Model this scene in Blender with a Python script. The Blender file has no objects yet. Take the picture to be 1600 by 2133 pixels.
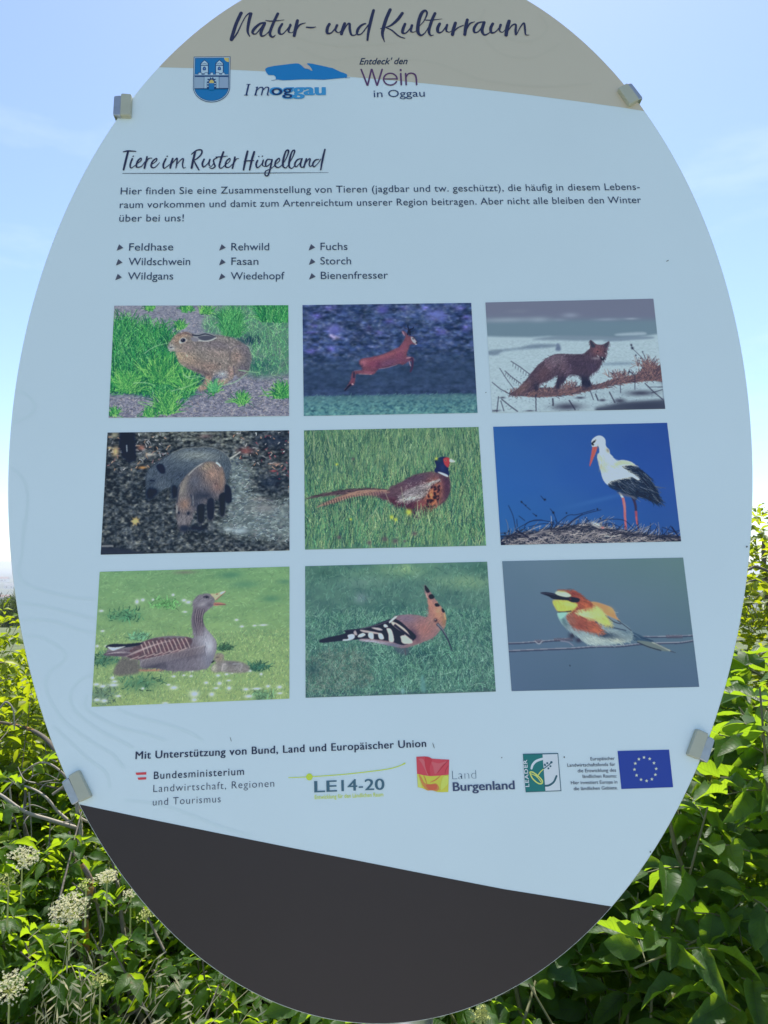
import bpy, bmesh, math, random
import numpy as np
from mathutils import Vector, Matrix
R_ = math.radians; HAZE = True
SC = bpy.context.scene; COL = SC.collection
# ================================================================= camera, sky, sun, exposure
CAM_Z = 1.60; PITCH = R_(3.75); FPX = 1603.0
cd = bpy.data.cameras.new('camera'); cam = bpy.data.objects.new('camera', cd); COL.objects.link(cam)
cam.location = (0, 0, CAM_Z); cam.rotation_euler = (R_(90)+PITCH, 0, 0)
cd.sensor_fit = 'VERTICAL'; cd.sensor_height = 24; cd.lens = 24*FPX/2133.0
cd.clip_start = .02; cd.clip_end = 60000
SC.camera = cam
SUN_EL, SUN_AZ = 60., 9.         # azimuth measured from straight ahead (+Y) towards the right (+X)
w = bpy.data.worlds.new('World'); SC.world = w; w.use_nodes = True
nt = w.node_tree; nt.nodes.clear()
def N(nt, t, **k):
    n = nt.nodes.new(t)
    for a, b in k.items(): setattr(n, a, b)
    return n
sky = N(nt, 'ShaderNodeTexSky', sky_type='NISHITA', sun_disc=False)
sky.sun_elevation = R_(SUN_EL); sky.sun_rotation = R_(SUN_AZ); sky.altitude = 150; sky.air_density = 0.9; sky.dust_density = 0.5; sky.ozone_density = 4.5
tc = N(nt, 'ShaderNodeTexCoord'); mp = N(nt, 'ShaderNodeMapping'); mp.inputs['Scale'].default_value = (1, 1, 3.2); mp.inputs['Rotation'].default_value = (0, .18, 0); mp.inputs['Location'].default_value = (2.3, .4, 1.1)
nz = N(nt, 'ShaderNodeTexNoise'); nz.inputs['Scale'].default_value = 3.1; nz.inputs['Detail'].default_value = 7; nz.inputs['Roughness'].default_value = .58
cr = N(nt, 'ShaderNodeValToRGB'); cr.color_ramp.elements[0].position = .56; cr.color_ramp.elements[0].color = (.10, .10, .10, 1); cr.color_ramp.elements[1].position = .86; cr.color_ramp.elements[1].color = (.42, .42, .42, 1)
mx = N(nt, 'ShaderNodeMix', data_type='RGBA'); mx.inputs['B'].default_value = (5.2, 5.8, 6.2, 1)
bg = N(nt, 'ShaderNodeBackground'); bg.inputs['Strength'].default_value = .138
wo = N(nt, 'ShaderNodeOutputWorld'); L = nt.links.new
L(tc.outputs['Generated'], mp.inputs['Vector']); L(mp.outputs[0], nz.inputs['Vector']); L(nz.outputs['Fac'], cr.inputs[0]); L(cr.outputs[0], mx.inputs['Factor'])
L(sky.outputs[0], mx.inputs['A']); L(mx.outputs['Result'], bg.inputs['Color']); L(bg.outputs[0], wo.inputs[0])
sl = bpy.data.lights.new('sun', 'SUN'); sl.energy = 4.8; sl.angle = R_(.53); sl.color = (1, .95, .86)
so = bpy.data.objects.new('sun', sl); COL.objects.link(so); so.location = (3, 8, 12)
sd = Vector((math.sin(R_(SUN_AZ))*math.cos(R_(SUN_EL)), math.cos(R_(SUN_AZ))*math.cos(R_(SUN_EL)), math.sin(R_(SUN_EL))))
so.rotation_euler = sd.to_track_quat('Z', 'Y').to_euler()
vs = SC.view_settings; vs.view_transform = 'Standard'; vs.look = 'None'; vs.exposure = 0.68; vs.gamma = 1; vs.use_curve_mapping = False
cyc = SC.cycles; cyc.max_bounces = 8; cyc.transparent_max_bounces = 8; cyc.use_denoising = True

# ================================================================= helpers
def tag(o, label=None, cat=None, group=None, kind=None):
    if label: o['label'] = label
    if cat: o['category'] = cat
    if group: o['group'] = group
    if kind: o['kind'] = kind
    return o
def empty(name, loc=(0, 0, 0)):
    o = bpy.data.objects.new(name, None); COL.objects.link(o); o.location = loc; o.empty_display_size = .05
    return o
def link(name, me, parent=None, mats=(), smooth=False):
    for m in mats: me.materials.append(m)
    if smooth: me.polygons.foreach_set('use_smooth', [True]*len(me.polygons))
    o = bpy.data.objects.new(name, me); COL.objects.link(o)
    if parent is not None: o.parent = parent
    return o
def child(name, me, parent, mats=(), smooth=False):
    """mesh given in world space, linked under an unrotated parent"""
    o = link(name, me, parent, mats, smooth)
    o.matrix_parent_inverse = Matrix.Identity(4)
    p = parent; off = Vector((0, 0, 0))
    while p is not None: off += p.location; p = p.parent
    o.location = -off
    return o
def mesh(name, V, F):
    me = bpy.data.meshes.new(name); me.from_pydata([tuple(map(float, v)) for v in V], [], [tuple(map(int, f)) for f in F]); me.update(); return me
def fast_mesh(name, V, F):
    """V n x 3, F m x 4 numpy"""
    me = bpy.data.meshes.new(name); m = len(F); k = F.shape[1]
    me.vertices.add(len(V)); me.vertices.foreach_set('co', np.asarray(V, np.float32).ravel())
    me.loops.add(m*k); me.loops.foreach_set('vertex_index', F.astype(np.int32).ravel())
    me.polygons.add(m); me.polygons.foreach_set('loop_start', np.arange(0, m*k, k, dtype=np.int32))
    me.update(calc_edges=True); me.validate(); return me
def mat(name, col, rough=.5, spec=.5, metal=0., coat=0.):
    m = bpy.data.materials.new(name); m.use_nodes = True; b = m.node_tree.nodes['Principled BSDF']
    b.inputs['Base Color'].default_value = (*col, 1); b.inputs['Roughness'].default_value = rough; b.inputs['Specular IOR Level'].default_value = spec
    b.inputs['Metallic'].default_value = metal; b.inputs['Coat Weight'].default_value = coat
    return m
def vary(m, scale, amt, detail=4, bump=0., stretch=(1, 1, 1)):
    """fine tone variation and relief on a plain material"""
    nt = m.node_tree; b = nt.nodes['Principled BSDF']; c = b.inputs['Base Color'].default_value[:]
    tc = N(nt, 'ShaderNodeTexCoord'); mp = N(nt, 'ShaderNodeMapping'); mp.inputs['Scale'].default_value = stretch
    nz = N(nt, 'ShaderNodeTexNoise'); nz.inputs['Scale'].default_value = scale; nz.inputs['Detail'].default_value = detail
    mr = N(nt, 'ShaderNodeMapRange'); mr.inputs['To Min'].default_value = 1-amt; mr.inputs['To Max'].default_value = 1+amt
    mx = N(nt, 'ShaderNodeVectorMath', operation='SCALE'); mx.inputs[0].default_value = c[:3]
    L = nt.links.new; L(tc.outputs['Object'], mp.inputs[0]); L(mp.outputs[0], nz.inputs['Vector']); L(nz.outputs['Fac'], mr.inputs['Value']); L(mr.outputs[0], mx.inputs['Scale']); L(mx.outputs[0], b.inputs['Base Color'])
    if bump:
        bp = N(nt, 'ShaderNodeBump'); bp.inputs['Strength'].default_value = bump; bp.inputs['Distance'].default_value = .01; L(nz.outputs['Fac'], bp.inputs['Height']); L(bp.outputs[0], b.inputs['Normal'])
    return m
def tube(P, r, n=8, cap=True):
    P = [Vector(p) for p in P]; V = []; F = []; up = Vector((0, 0, 1))
    for i, p in enumerate(P):
        d = (P[min(i+1, len(P)-1)]-P[max(i-1, 0)]).normalized(); a = d.cross(up)
        if a.length < .05: a = d.cross(Vector((1, 0, 0)))
        a.normalize(); b = d.cross(a); rr = r[i] if hasattr(r, '__len__') else r
        for k in range(n):
            t = 2*math.pi*k/n; V.append(p+a*math.cos(t)*rr+b*math.sin(t)*rr)
    for i in range(len(P)-1):
        for k in range(n): F.append((i*n+k, i*n+(k+1) % n, (i+1)*n+(k+1) % n, (i+1)*n+k))
    if cap: F += [tuple(range(n))[::-1], tuple(range((len(P)-1)*n, len(P)*n))]
    return V, F
def join(parts):
    V = []; F = []
    for v, f in parts:
        o = len(V); V += list(v); F += [tuple(i+o for i in q) for q in f]
    return V, F
# ---- the photograph's pixel -> direction in the world (used only to read off where things stand)
def ray(px, py):
    d = Vector(((px-800)/FPX, 1., -(py-1066.5)/FPX)); c, s = math.cos(PITCH), math.sin(PITCH)
    return Vector((d.x, d.y*c-d.z*s, d.y*s+d.z*c))
def at(px, py, Y):
    d = ray(px, py); return Vector((0, 0, CAM_Z))+d*(Y/d.y)

# ================================================================= the board's plane
def rodr(v):
    v = np.array(v, float); t = np.linalg.norm(v); k = v/t; K = np.array([[0, -k[2], k[1]], [k[2], 0, -k[0]], [-k[1], k[0], 0]])
    return np.eye(3)+np.sin(t)*K+(1-np.cos(t))*K@K
# ---------------------------------------------------------------- painted prints (the nine animal photographs)
def srgb2lin(c):
    c = np.asarray(c, float)
    return np.where(c <= .04045, c/12.92, ((np.maximum(c, 0)+.055)/1.055)**2.4)
def lin2srgb(c):
    c = np.clip(c, 0, 1)
    return np.where(c <= .0031308, c*12.92, 1.055*c**(1/2.4)-.055)
def catmull(P, closed=False, n=8):
    P = np.asarray(P, float); m = len(P)
    if m < 3: 
        t = np.linspace(0, 1, n)[:, None]; return P[0]*(1-t)+P[-1]*t
    out = []
    for i in range(m if closed else m-1):
        if closed: a, b, c, d = P[i-1], P[i], P[(i+1) % m], P[(i+2) % m]
        else: a, b, c, d = P[max(i-1, 0)], P[i], P[i+1], P[min(i+2, m-1)]
        for t in np.arange(n)/n:
            out.append(.5*((2*b)+(c-a)*t+(2*a-5*b+4*c-d)*t*t+(3*b-a-3*c+d)*t**3))
    if not closed: out.append(P[-1])
    return np.array(out)
def homog(src, dst):
    A = []; B = []
    for (x, y), (u, v) in zip(src, dst):
        A += [[x, y, 1, 0, 0, 0, -u*x, -u*y], [0, 0, 0, x, y, 1, -v*x, -v*y]]; B += [u, v]
    h = np.linalg.solve(np.array(A, float), np.array(B, float))
    return np.append(h, 1).reshape(3, 3)
class Pic:
    W, H = 720, 480
    def __init__(s, quad, base, seed=1):
        s.h = homog(quad, [(0, 0), (s.W, 0), (s.W, s.H), (0, s.H)])
        s.k = s.W/abs(quad[1][0]-quad[0][0])            # canvas px per crop px
        s.r = np.random.RandomState(seed)
        s.c = np.empty((s.H, s.W, 3)); s.c[:] = np.array(base)/255.
        s.yy, s.xx = np.mgrid[0:s.H, 0:s.W]
    def T(s, P):
        P = np.atleast_2d(np.asarray(P, float)); q = np.c_[P[:, :2], np.ones(len(P))]@s.h.T
        return q[:, :2]/q[:, 2:]
    def noise(s, px, py=None, oct=3):
        py = py or px; out = 0; amp = 1; tot = 0
        for o in range(oct):
            gx = max(2, int(s.W/px)+2); gy = max(2, int(s.H/py)+2)
            g = s.r.rand(gy, gx); X = s.xx/s.W*(gx-1.001); Y = s.yy/s.H*(gy-1.001)
            i = X.astype(int); j = Y.astype(int); fx = X-i; fy = Y-j
            fx = fx*fx*(3-2*fx); fy = fy*fy*(3-2*fy)
            out = out+amp*((g[j, i]*(1-fx)+g[j, i+1]*fx)*(1-fy)+(g[j+1, i]*(1-fx)+g[j+1, i+1]*fx)*fy)
            tot += amp; amp *= .55; px = max(px/2, 1.2); py = max(py/2, 1.2)
        return out/tot
    def blur(s, m, r):
        r = int(round(r))
        if r < 1: return m
        for ax in (0, 1):
            for _ in range(2):
                p = np.concatenate([np.repeat(m.take([0], ax), r, ax), m, np.repeat(m.take([-1], ax), r, ax)], ax)
                cs = np.cumsum(p, ax); cs = np.concatenate([np.zeros_like(cs.take([0], ax)), cs], ax)
                n = m.shape[ax]
                m = (cs.take(range(2*r+1, 2*r+1+n), ax)-cs.take(range(0, n), ax))/(2*r+1)
        return m
    def raw(s, q):
        m = np.zeros((s.H, s.W), bool)
        x0 = max(0, int(q[:, 0].min())); x1 = min(s.W, int(q[:, 0].max())+2); y0 = max(0, int(q[:, 1].min())); y1 = min(s.H, int(q[:, 1].max())+2)
        if x0 >= x1 or y0 >= y1: return m
        Y = s.yy[y0:y1, x0:x1]+.5; X = s.xx[y0:y1, x0:x1]+.5; r = np.zeros(Y.shape, bool)
        for (ax, ay), (bx, by) in zip(q, np.roll(q, -1, 0)):
            if ay == by: continue
            r ^= ((ay > Y) != (by > Y)) & (X < (bx-ax)*(Y-ay)/(by-ay)+ax)
        m[y0:y1, x0:x1] = r
        return m
    def mask(s, P, smooth=True, blur=1):
        P = catmull(P, True, 6) if smooth and len(P) > 2 else P
        return s.blur(s.raw(s.T(P)).astype(float), blur)
    def mix(s, m, col, a=1.):
        m = (m*a)[..., None]; s.c = s.c*(1-m)+(np.array(col)/255. if len(np.shape(col)) == 1 else col)*m
    def fill(s, P, col, blur=1, a=1., smooth=True, clip=None):
        m = s.mask(P, smooth, blur)
        if clip is not None: m = m*clip
        s.mix(m, col, a); return m
    def blob(s, x, y, rx, ry, col, a=.6, ang=0, clip=None):
        cx, cy = s.T([(x, y)])[0]; rx *= s.k; ry *= s.k; t = math.radians(ang)
        X = s.xx-cx; Y = s.yy-cy; u = (X*math.cos(t)+Y*math.sin(t))/rx; v = (-X*math.sin(t)+Y*math.cos(t))/ry
        m = np.exp(-(u*u+v*v)*1.2)
        if clip is not None: m = m*clip
        s.mix(m, col, a)
    def line(s, P, w, col, a=1., blur=1, smooth=True):
        q = s.T(catmull([p[:2] for p in P], False, 10) if smooth and len(P) > 2 else P)
        w0, w1 = (w if isinstance(w, tuple) else (w, w)); m = np.zeros((s.H, s.W), bool); N = len(q)
        d = np.gradient(q, axis=0); nrm = np.c_[-d[:, 1], d[:, 0]]/(np.linalg.norm(d, axis=1)[:, None]+1e-9)
        ww = np.linspace(w0, w1, N)[:, None]*s.k/2
        m = s.raw(np.r_[q+nrm*ww, (q-nrm*ww)[::-1]])
        s.mix(s.blur(m.astype(float), blur), col, a)
    def stamp(s, x0, y0, ang, L, w, col, bend=0., a=1.):
        """n strokes at once, in canvas px; col n x 3 (0..1)"""
        n = len(x0); K = int(max(3, np.max(L)*1.3)); t = np.linspace(0, 1, K)[None]
        A = np.asarray(ang)[:, None]+np.asarray(bend if np.ndim(bend) else np.full(n, bend))[:, None]*t
        L = np.asarray(L)[:, None]
        X = x0[:, None]+np.cumsum(np.cos(A), 1)/K*L; Y = y0[:, None]+np.cumsum(np.sin(A), 1)/K*L
        W_ = int(max(1, math.ceil(w))); C = np.repeat(col[:, None], K, 1)
        base = s.c.copy() if a < 1 else None
        for j in range(W_):
            o = (j-(W_-1)/2.)*(1-t*.75)
            ix = (X-np.sin(A)*o).astype(int); iy = (Y+np.cos(A)*o).astype(int)
            ok = (ix >= 0) & (ix < s.W) & (iy >= 0) & (iy < s.H)
            s.c[iy[ok], ix[ok]] = C[ok]
        if a < 1: s.c = base*(1-a)+s.c*a
    def pick(s, n, m):
        j = np.flatnonzero(m.ravel() > .4)
        if len(j) == 0: return np.zeros(0), np.zeros(0)
        j = j[s.r.randint(0, len(j), n)]
        return (j % s.W)+s.r.rand(n), (j//s.W)+s.r.rand(n)
    def scatter(s, n, m, cols, ang, spread, L, w=1.5, bend=.5, sort=True, jit=.12, a=1.):
        """free strokes of given colours, lower ones last (grass, mud, leaves)"""
        x, y = s.pick(n, m)
        if sort: o = np.argsort(y); x = x[o]; y = y[o]
        cols = np.array(cols)/255.; C = cols[s.r.randint(0, len(cols), n)]*(1+jit*s.r.randn(n, 1))
        s.stamp(x, y, math.radians(ang)+math.radians(spread)*s.r.randn(n), L*s.k*(.5+s.r.rand(n)), w, np.clip(C, 0, 1), bend*s.r.randn(n), a)
    def fur(s, n, m, L, dirs, w=1.2, jit=.16, spread=14, bend=.3, a=.8, shift=0., big=0.):
        """strokes that take the colour under them, lightened or darkened, along a direction field"""
        x, y = s.pick(n, m); C = s.c[y.astype(int), x.astype(int)]
        D = np.array([list(s.T([d[:2]])[0])+[math.radians(d[2])] for d in dirs])
        wt = 1/((x[:, None]-D[:, 0])**2+(y[:, None]-D[:, 1])**2+30)**1.3
        A = np.arctan2((wt*np.sin(D[:, 2])).sum(1), (wt*np.cos(D[:, 2])).sum(1))
        f = 1+shift+jit*s.r.randn(n, 1)
        s.stamp(x, y, A+math.radians(spread)*s.r.randn(n), L*s.k*(.5+s.r.rand(n)), w, np.clip(C*f, 0, 1), bend*s.r.randn(n), a)
    def soft(s, r, m=1.):
        b = np.stack([s.blur(s.c[..., i], r) for i in range(3)], -1); m = (m*np.ones((s.H, s.W)))[..., None]; s.c = s.c*(1-m)+b*m
    def grain(s, m, amt, px=2, py=None, oct=2):
        nz = s.noise(px, py, oct)-.5
        s.c = np.clip(s.c*(1+amt*(nz*m)[..., None]*2), 0, 1)
    def albedo(s):
        s.soft(1, .6); c = s.c; c = c+(c@np.array([.3, .59, .11])-0)[..., None]*.14-c*.14; s.c = np.clip(.47+(c*np.array([1.015, 1.02, .975])-.47)*1.10, 0, 1)
        wl = srgb2lin(np.array(WHITE_SEEN)/255.); v = VEIL
        return np.clip((srgb2lin(np.clip(s.c, 0, 1))-v)/(wl-v)*.8, .004, .9)
WHITE_SEEN = (163, 188, 212); VEIL = .012
ONE = np.ones((Pic.H, Pic.W))

def pic_hare():
    s = Pic([(75, 50), (1562, 45), (1569, 992), (27, 1008)], (122, 130, 165), 3)
    nz = s.noise(9, 5, 4); s.mix(ONE, np.stack([nz*.50+.22, nz*.50+.25, nz*.50+.38], -1), .9)
    s.scatter(5500, ONE, [(150, 156, 172), (98, 110, 132), (74, 86, 108), (172, 174, 184), (136, 130, 142)], 10, 50, 16, 2, .8)
    top = s.mask([(60, 40), (1600, 40), (1600, 300), (900, 300), (600, 260), (60, 210)], False, 8)
    s.mix(top, (128, 140, 172), .35)
    # shadows in the grass
    g1 = s.mask([(60, 240), (300, 250), (560, 300), (600, 450), (760, 640), (760, 800), (600, 860), (200, 800), (30, 760)], True, 10)
    g2 = s.mask([(840, 250), (1000, 60), (1600, 40), (1600, 560), (1450, 650), (1200, 620), (1240, 420), (1100, 330)], True, 14)
    s.mix(g1, (30, 92, 92), .95); s.mix(g2, (62, 130, 105), .7)
    s.blob(1250, 340, 130, 45, (22, 55, 82), .9); s.blob(1450, 160, 110, 60, (40, 100, 90), .8); s.blob(1330, 560, 140, 70, (35, 90, 95), .8)
    s.blob(760, 680, 150, 90, (25, 60, 85), .95); s.blob(300, 640, 260, 70, (20, 70, 80), .7)
    G = [(42, 132, 78), (64, 158, 84), (32, 104, 76), (92, 182, 100), (50, 145, 90), (116, 192, 126), (22, 84, 70), (28, 92, 74)]
    G2 = [(110, 190, 135), (85, 170, 115), (135, 205, 150), (60, 140, 105), (150, 210, 165)]
    s.scatter(1100, g2, G2+[(70, 110, 105), (125, 135, 150)], -85, 34, 60, 2, .7, a=.8)
    s.scatter(1300, s.mask([(1300, 40), (1600, 40), (1600, 200), (1320, 190)], False, 2), G, -95, 25, 90, 3, .6)
    s.scatter(900, s.mask([(990, 150), (1150, 150), (1150, 320), (1010, 320)], False, 2), [(75, 165, 100), (105, 185, 118), (50, 135, 85), (35, 105, 78)], -90, 26, 90, 2, .5)
    s.scatter(2600, g1, G, -85, 28, 120, 3, .8)
    for cx, cy, n, L in ((190, 780, 260, 190), (480, 700, 320, 230), (520, 960, 200, 200), (700, 760, 120, 170), (1500, 830, 150, 150), (1170, 880, 90, 110), (920, 790, 60, 120), (380, 80, 60, 60), (700, 90, 90, 60), (860, 110, 90, 80), (640, 240, 80, 80), (80, 980, 60, 70), (380, 990, 80, 70)):
        x, y = s.T([(cx, cy)])[0]
        s.stamp(x+s.r.randn(n)*(6+n*.06), y+s.r.randn(n)*5, math.radians(-90)+.55*s.r.randn(n), L*s.k*(.4+.7*s.r.rand(n)), 3.2, np.array([(64, 158, 84), (100, 184, 98), (38, 118, 74), (128, 196, 112), (30, 100, 72)])[s.r.randint(0, 5, n)]/255., .7*s.r.randn(n))
    hb = [(535, 395), (560, 350), (600, 300), (680, 272), (750, 292), (800, 300), (940, 300), (1040, 312), (1130, 345), (1210, 400), (1248, 480), (1235, 560), (1210, 625), (1140, 650), (1105, 625), (1095, 660), (1060, 690), (1010, 725), (950, 720), (960, 690), (1040, 665), (1000, 650), (930, 640), (890, 700), (880, 740), (850, 768), (790, 765), (800, 740), (840, 700), (850, 650), (790, 620), (700, 580), (630, 530), (598, 440), (560, 436)]
    m = s.fill(hb, (126, 126, 132), 1.5)
    for b in ((640, 300, 90, 40, (148, 128, 120), .8, -20), (560, 410, 40, 35, (165, 180, 200), .95, 0), (700, 500, 110, 70, (160, 146, 138), .8, 30), (640, 340, 60, 40, (152, 132, 118), .7, -30),
              (620, 480, 45, 60, (172, 158, 140), .8, 0), (960, 380, 200, 60, (112, 110, 132), .7, 5), (1180, 430, 70, 90, (105, 105, 128), .8, 0), (1120, 480, 60, 70, (142, 128, 130), .8, 0), (1175, 590, 60, 60, (96, 96, 122), .9, 0),
              (880, 560, 150, 50, (132, 118, 120), .8, 10), (1000, 635, 60, 40, (160, 175, 205), 1, 0), (880, 690, 40, 70, (165, 130, 125), .9, 0), (1000, 700, 60, 26, (176, 160, 150), .9, -12), (1080, 620, 30, 60, (160, 138, 140), .8, 0),
              (700, 400, 55, 40, (140, 130, 140), .8, 0), (960, 460, 120, 50, (145, 136, 142), .6, 10), (835, 750, 50, 20, (160, 138, 130), .9, 0), (760, 590, 90, 25, (118, 110, 130), .7, 20)):
        s.blob(*b, clip=m)
    s.blob(1090, 400, 60, 18, (150, 150, 158), .5, 35, clip=m); s.blob(960, 320, 170, 16, (140, 142, 152), .6, 5, clip=m); s.blob(1225, 520, 26, 110, (84, 88, 108), .7, clip=m); s.blob(820, 610, 130, 18, (86, 80, 92), .7, 15, clip=m)
    s.fur(5200, m, 18, [(600, 400, 150), (650, 500, 70), (900, 400, 20), (1150, 400, 60), (1200, 550, 100), (850, 550, 60), (880, 700, 95), (1050, 700, 170)], 1.5, .2, 22)
    s.fur(1100, m, 14, [(900, 400, 20), (1150, 450, 60)], 1.2, .1, 30, shift=-.22)
    s.fur(700, m, 14, [(700, 500, 70), (1150, 450, 60)], 1.2, .1, 40, shift=.22); s.soft(1, m*.7)
    s.fill([(740, 300), (800, 288), (900, 290), (950, 320), (900, 345), (820, 350), (770, 330)], (138, 150, 172)); s.fill([(790, 318), (870, 305), (930, 322), (880, 343), (830, 345)], (75, 82, 105)); s.line([(740, 298), (790, 305), (860, 292), (945, 318)], (14, 8), (45, 50, 72)); s.line([(770, 345), (850, 352), (900, 346), (950, 322)], 7, (185, 198, 215))
    s.fill([(735, 320), (790, 330), (790, 352), (745, 352)], (120, 125, 150)); s.line([(620, 305), (680, 282), (750, 310)], 8, (95, 75, 90), .7)
    s.fill([(628, 350), (655, 322), (688, 328), (692, 350), (660, 370), (635, 372)], (170, 180, 195)); s.fill([(642, 345), (660, 328), (682, 335), (680, 355), (655, 362)], (42, 42, 62)); s.blob(656, 340, 5, 4, (150, 170, 200), .8)
    s.line([(550, 403), (562, 408), (572, 402)], 7, (40, 42, 68)); s.line([(560, 432), (600, 440), (690, 438)], 5, (105, 100, 125), .6)
    s.line([(1060, 520), (1070, 440), (1100, 400), (1150, 392)], 6, (80, 80, 105), .6); s.line([(1095, 560), (1105, 640)], 9, (75, 75, 100), .7); s.line([(1050, 560), (1060, 640)], 6, (105, 85, 100), .6)
    for P in ([(690, 660), (780, 650), (900, 692)], [(560, 780), (700, 740), (800, 690)], [(240, 712), (340, 706), (430, 735)], [(660, 630), (720, 670), (800, 660)], [(950, 740), (1100, 705), (1220, 620)], [(1140, 600), (1300, 620), (1330, 600)], [(330, 460), (420, 400), (530, 370)]):
        s.line(P, (7, 4), (140, 195, 160))
    x, y = s.T([(925, 780)])[0]; n = 60
    s.stamp(x+s.r.randn(n)*8, y+s.r.randn(n)*3, math.radians(-90)+.4*s.r.randn(n), 110*s.k*(.4+.7*s.r.rand(n)), 2.6, np.array([(75, 165, 115), (45, 130, 100), (110, 190, 135)])[s.r.randint(0, 3, n)]/255., .6*s.r.randn(n))
    return s

def pic_deer():
    s = Pic([(42, 65), (1483, 46), (1538, 986), (53, 1012)], (44, 62, 105), 5)
    a = s.noise(34, 16, 4); b = s.noise(60, 34, 3)
    s.c = np.stack([.10+.16*a+.05*b, .19+.18*a+.05*b, .34+.20*a+.12*b], -1)
    top = s.mask([(0, 0), (1600, 0), (1600, 380), (900, 330), (0, 480)], True, 30)
    for x, y, rx, ry in ((310, 275, 60, 45), (1190, 155, 80, 50), (720, 100, 50, 35), (160, 160, 60, 30), (270, 90, 70, 26), (1230, 295, 60, 30), (780, 200, 45, 25), (610, 265, 30, 30), (1440, 170, 50, 22), (280, 440, 35, 30), (110, 460, 50, 24), (690, 300, 40, 20), (320, 345, 60, 16), (1440, 260, 45, 30), (900, 90, 40, 20), (100, 300, 80, 10), (130, 240, 40, 20), (1380, 90, 70, 20), (1090, 90, 30, 16), (1180, 260, 26, 14)):
        s.blob(x, y, rx, ry, (88, 100, 190), .9)
    s.fill([(265, 320), (300, 318), (360, 345), (320, 362)], (150, 165, 220), 2)
    s.scatter(1500, s.mask([(0, 0), (1600, 0), (1600, 560), (0, 640)], False, 1), [(60, 95, 115), (80, 115, 130), (35, 55, 90), (48, 80, 100), (100, 125, 160), (30, 50, 80)], 0, 25, 30, 4, .5, a=.6)
    s.scatter(420, s.mask([(0, 0), (1600, 0), (1600, 560), (0, 640)], False, 1), [(105, 145, 155), (120, 150, 190), (150, 170, 190)], -8, 25, 22, 3, .4, a=.7)
    lo = s.mask([(0, 640), (1600, 560), (1600, 850), (0, 860)], False, 24); s.mix(lo, (52, 72, 118), .75)
    s.scatter(600, lo, [(62, 90, 130), (45, 65, 108), (78, 100, 140), (60, 95, 125)], -80, 25, 40, 4, .4, a=.5)
    s.soft(3); nz = s.noise(26, 12, 4)[..., None]; s.c = np.clip(s.c*(.45+1.1*nz)*np.array([1.08, .97, 1.03]), 0, 1); s.soft(1)
    s.blob(310, 265, 55, 40, (92, 104, 196), .8); s.blob(1190, 150, 70, 40, (96, 118, 205), .9); s.blob(720, 100, 44, 28, (80, 88, 185), .8)
    g = s.mask([(0, 848), (900, 835), (1600, 822), (1600, 1060), (0, 1060)], False, 4); s.mix(g, (86, 140, 160))
    s.scatter(2600, g, [(105, 165, 170), (75, 130, 150), (55, 105, 130), (120, 175, 180), (90, 150, 160)], -5, 30, 26, 3, .4, a=.8)
    s.scatter(300, s.mask([(0, 900), (1600, 870), (1600, 1060), (0, 1060)], False, 1), [(40, 85, 115), (30, 70, 105)], 0, 30, 24, 3, .4, a=.8)
    s.soft(2, g); s.mix(s.mask([(0, 560), (1600, 480), (1600, 850), (0, 860)], False, 40), (50, 72, 104), .6)
    R = (112, 72, 92)
    body = [(528, 540), (560, 522), (640, 510), (740, 482), (830, 440), (865, 425), (905, 370), (920, 320), (890, 290), (905, 288), (930, 310), (950, 330), (985, 340), (1018, 385), (1008, 400), (965, 400), (945, 440), (930, 500), (985, 515), (985, 545), (950, 545), (900, 575), (860, 570), (760, 600), (690, 612), (650, 655), (600, 660), (500, 655), (490, 700), (480, 745), (455, 755), (400, 800), (430, 750), (455, 700), (475, 635), (548, 622), (545, 590), (528, 565)]
    m = s.fill(body, R, 1.5)
    for b in ((570, 555, 35, 30, (165, 110, 140), .9, 0), (640, 560, 60, 60, (125, 66, 98), .8, 0), (780, 560, 120, 40, (105, 75, 120), .7, -15), (740, 510, 140, 24, (132, 78, 108), .8, -20), (900, 420, 40, 60, (130, 80, 110), .8, 30), (930, 540, 40, 20, (98, 66, 105), .7, 0), (600, 640, 70, 14, (140, 88, 120), .8, 5), (870, 490, 40, 50, (120, 70, 105), .7, 0), (545, 600, 16, 30, (60, 45, 80), .8, 0), (690, 580, 20, 40, (95, 52, 88), .7, 0), (470, 700, 16, 60, (110, 62, 95), .6, 20)):
        s.blob(*b, clip=m)
    s.blob(740, 500, 200, 12, (150, 96, 112), .6, -17, clip=m); s.blob(760, 596, 120, 10, (72, 48, 72), .7, -12, clip=m)
    s.fur(1500, m, 12, [(600, 560, 170), (800, 520, 160), (900, 420, 120)], 1.3, .1, 16)
    s.line([(955, 525), (978, 530), (978, 590), (960, 640)], (20, 14), (70, 48, 82)); s.line([(950, 545), (965, 590)], 8, (160, 130, 165)); s.line([(925, 520), (965, 515)], 9, (175, 140, 170), .8)
    s.fill([(965, 340), (985, 345), (1015, 385), (1000, 396), (975, 375)], (150, 160, 190), 1); s.line([(1008, 388), (1020, 392)], 12, (25, 28, 48)); s.line([(978, 352), (990, 358)], 8, (30, 32, 52)); s.blob(1008, 400, 8, 4, (215, 225, 240), .9)
    s.fill([(888, 290), (905, 300), (915, 330), (900, 318)], (150, 120, 150)); s.line([(938, 322), (945, 280), (940, 245), (942, 232)], (14, 5), (32, 34, 58)); s.line([(960, 325), (955, 280), (985, 265), (988, 250)], (14, 4), (32, 34, 58)); s.line([(942, 275), (915, 262), (900, 238)], (8, 4), (60, 58, 85)); s.line([(950, 285), (962, 305)], 18, (35, 35, 58))
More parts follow.
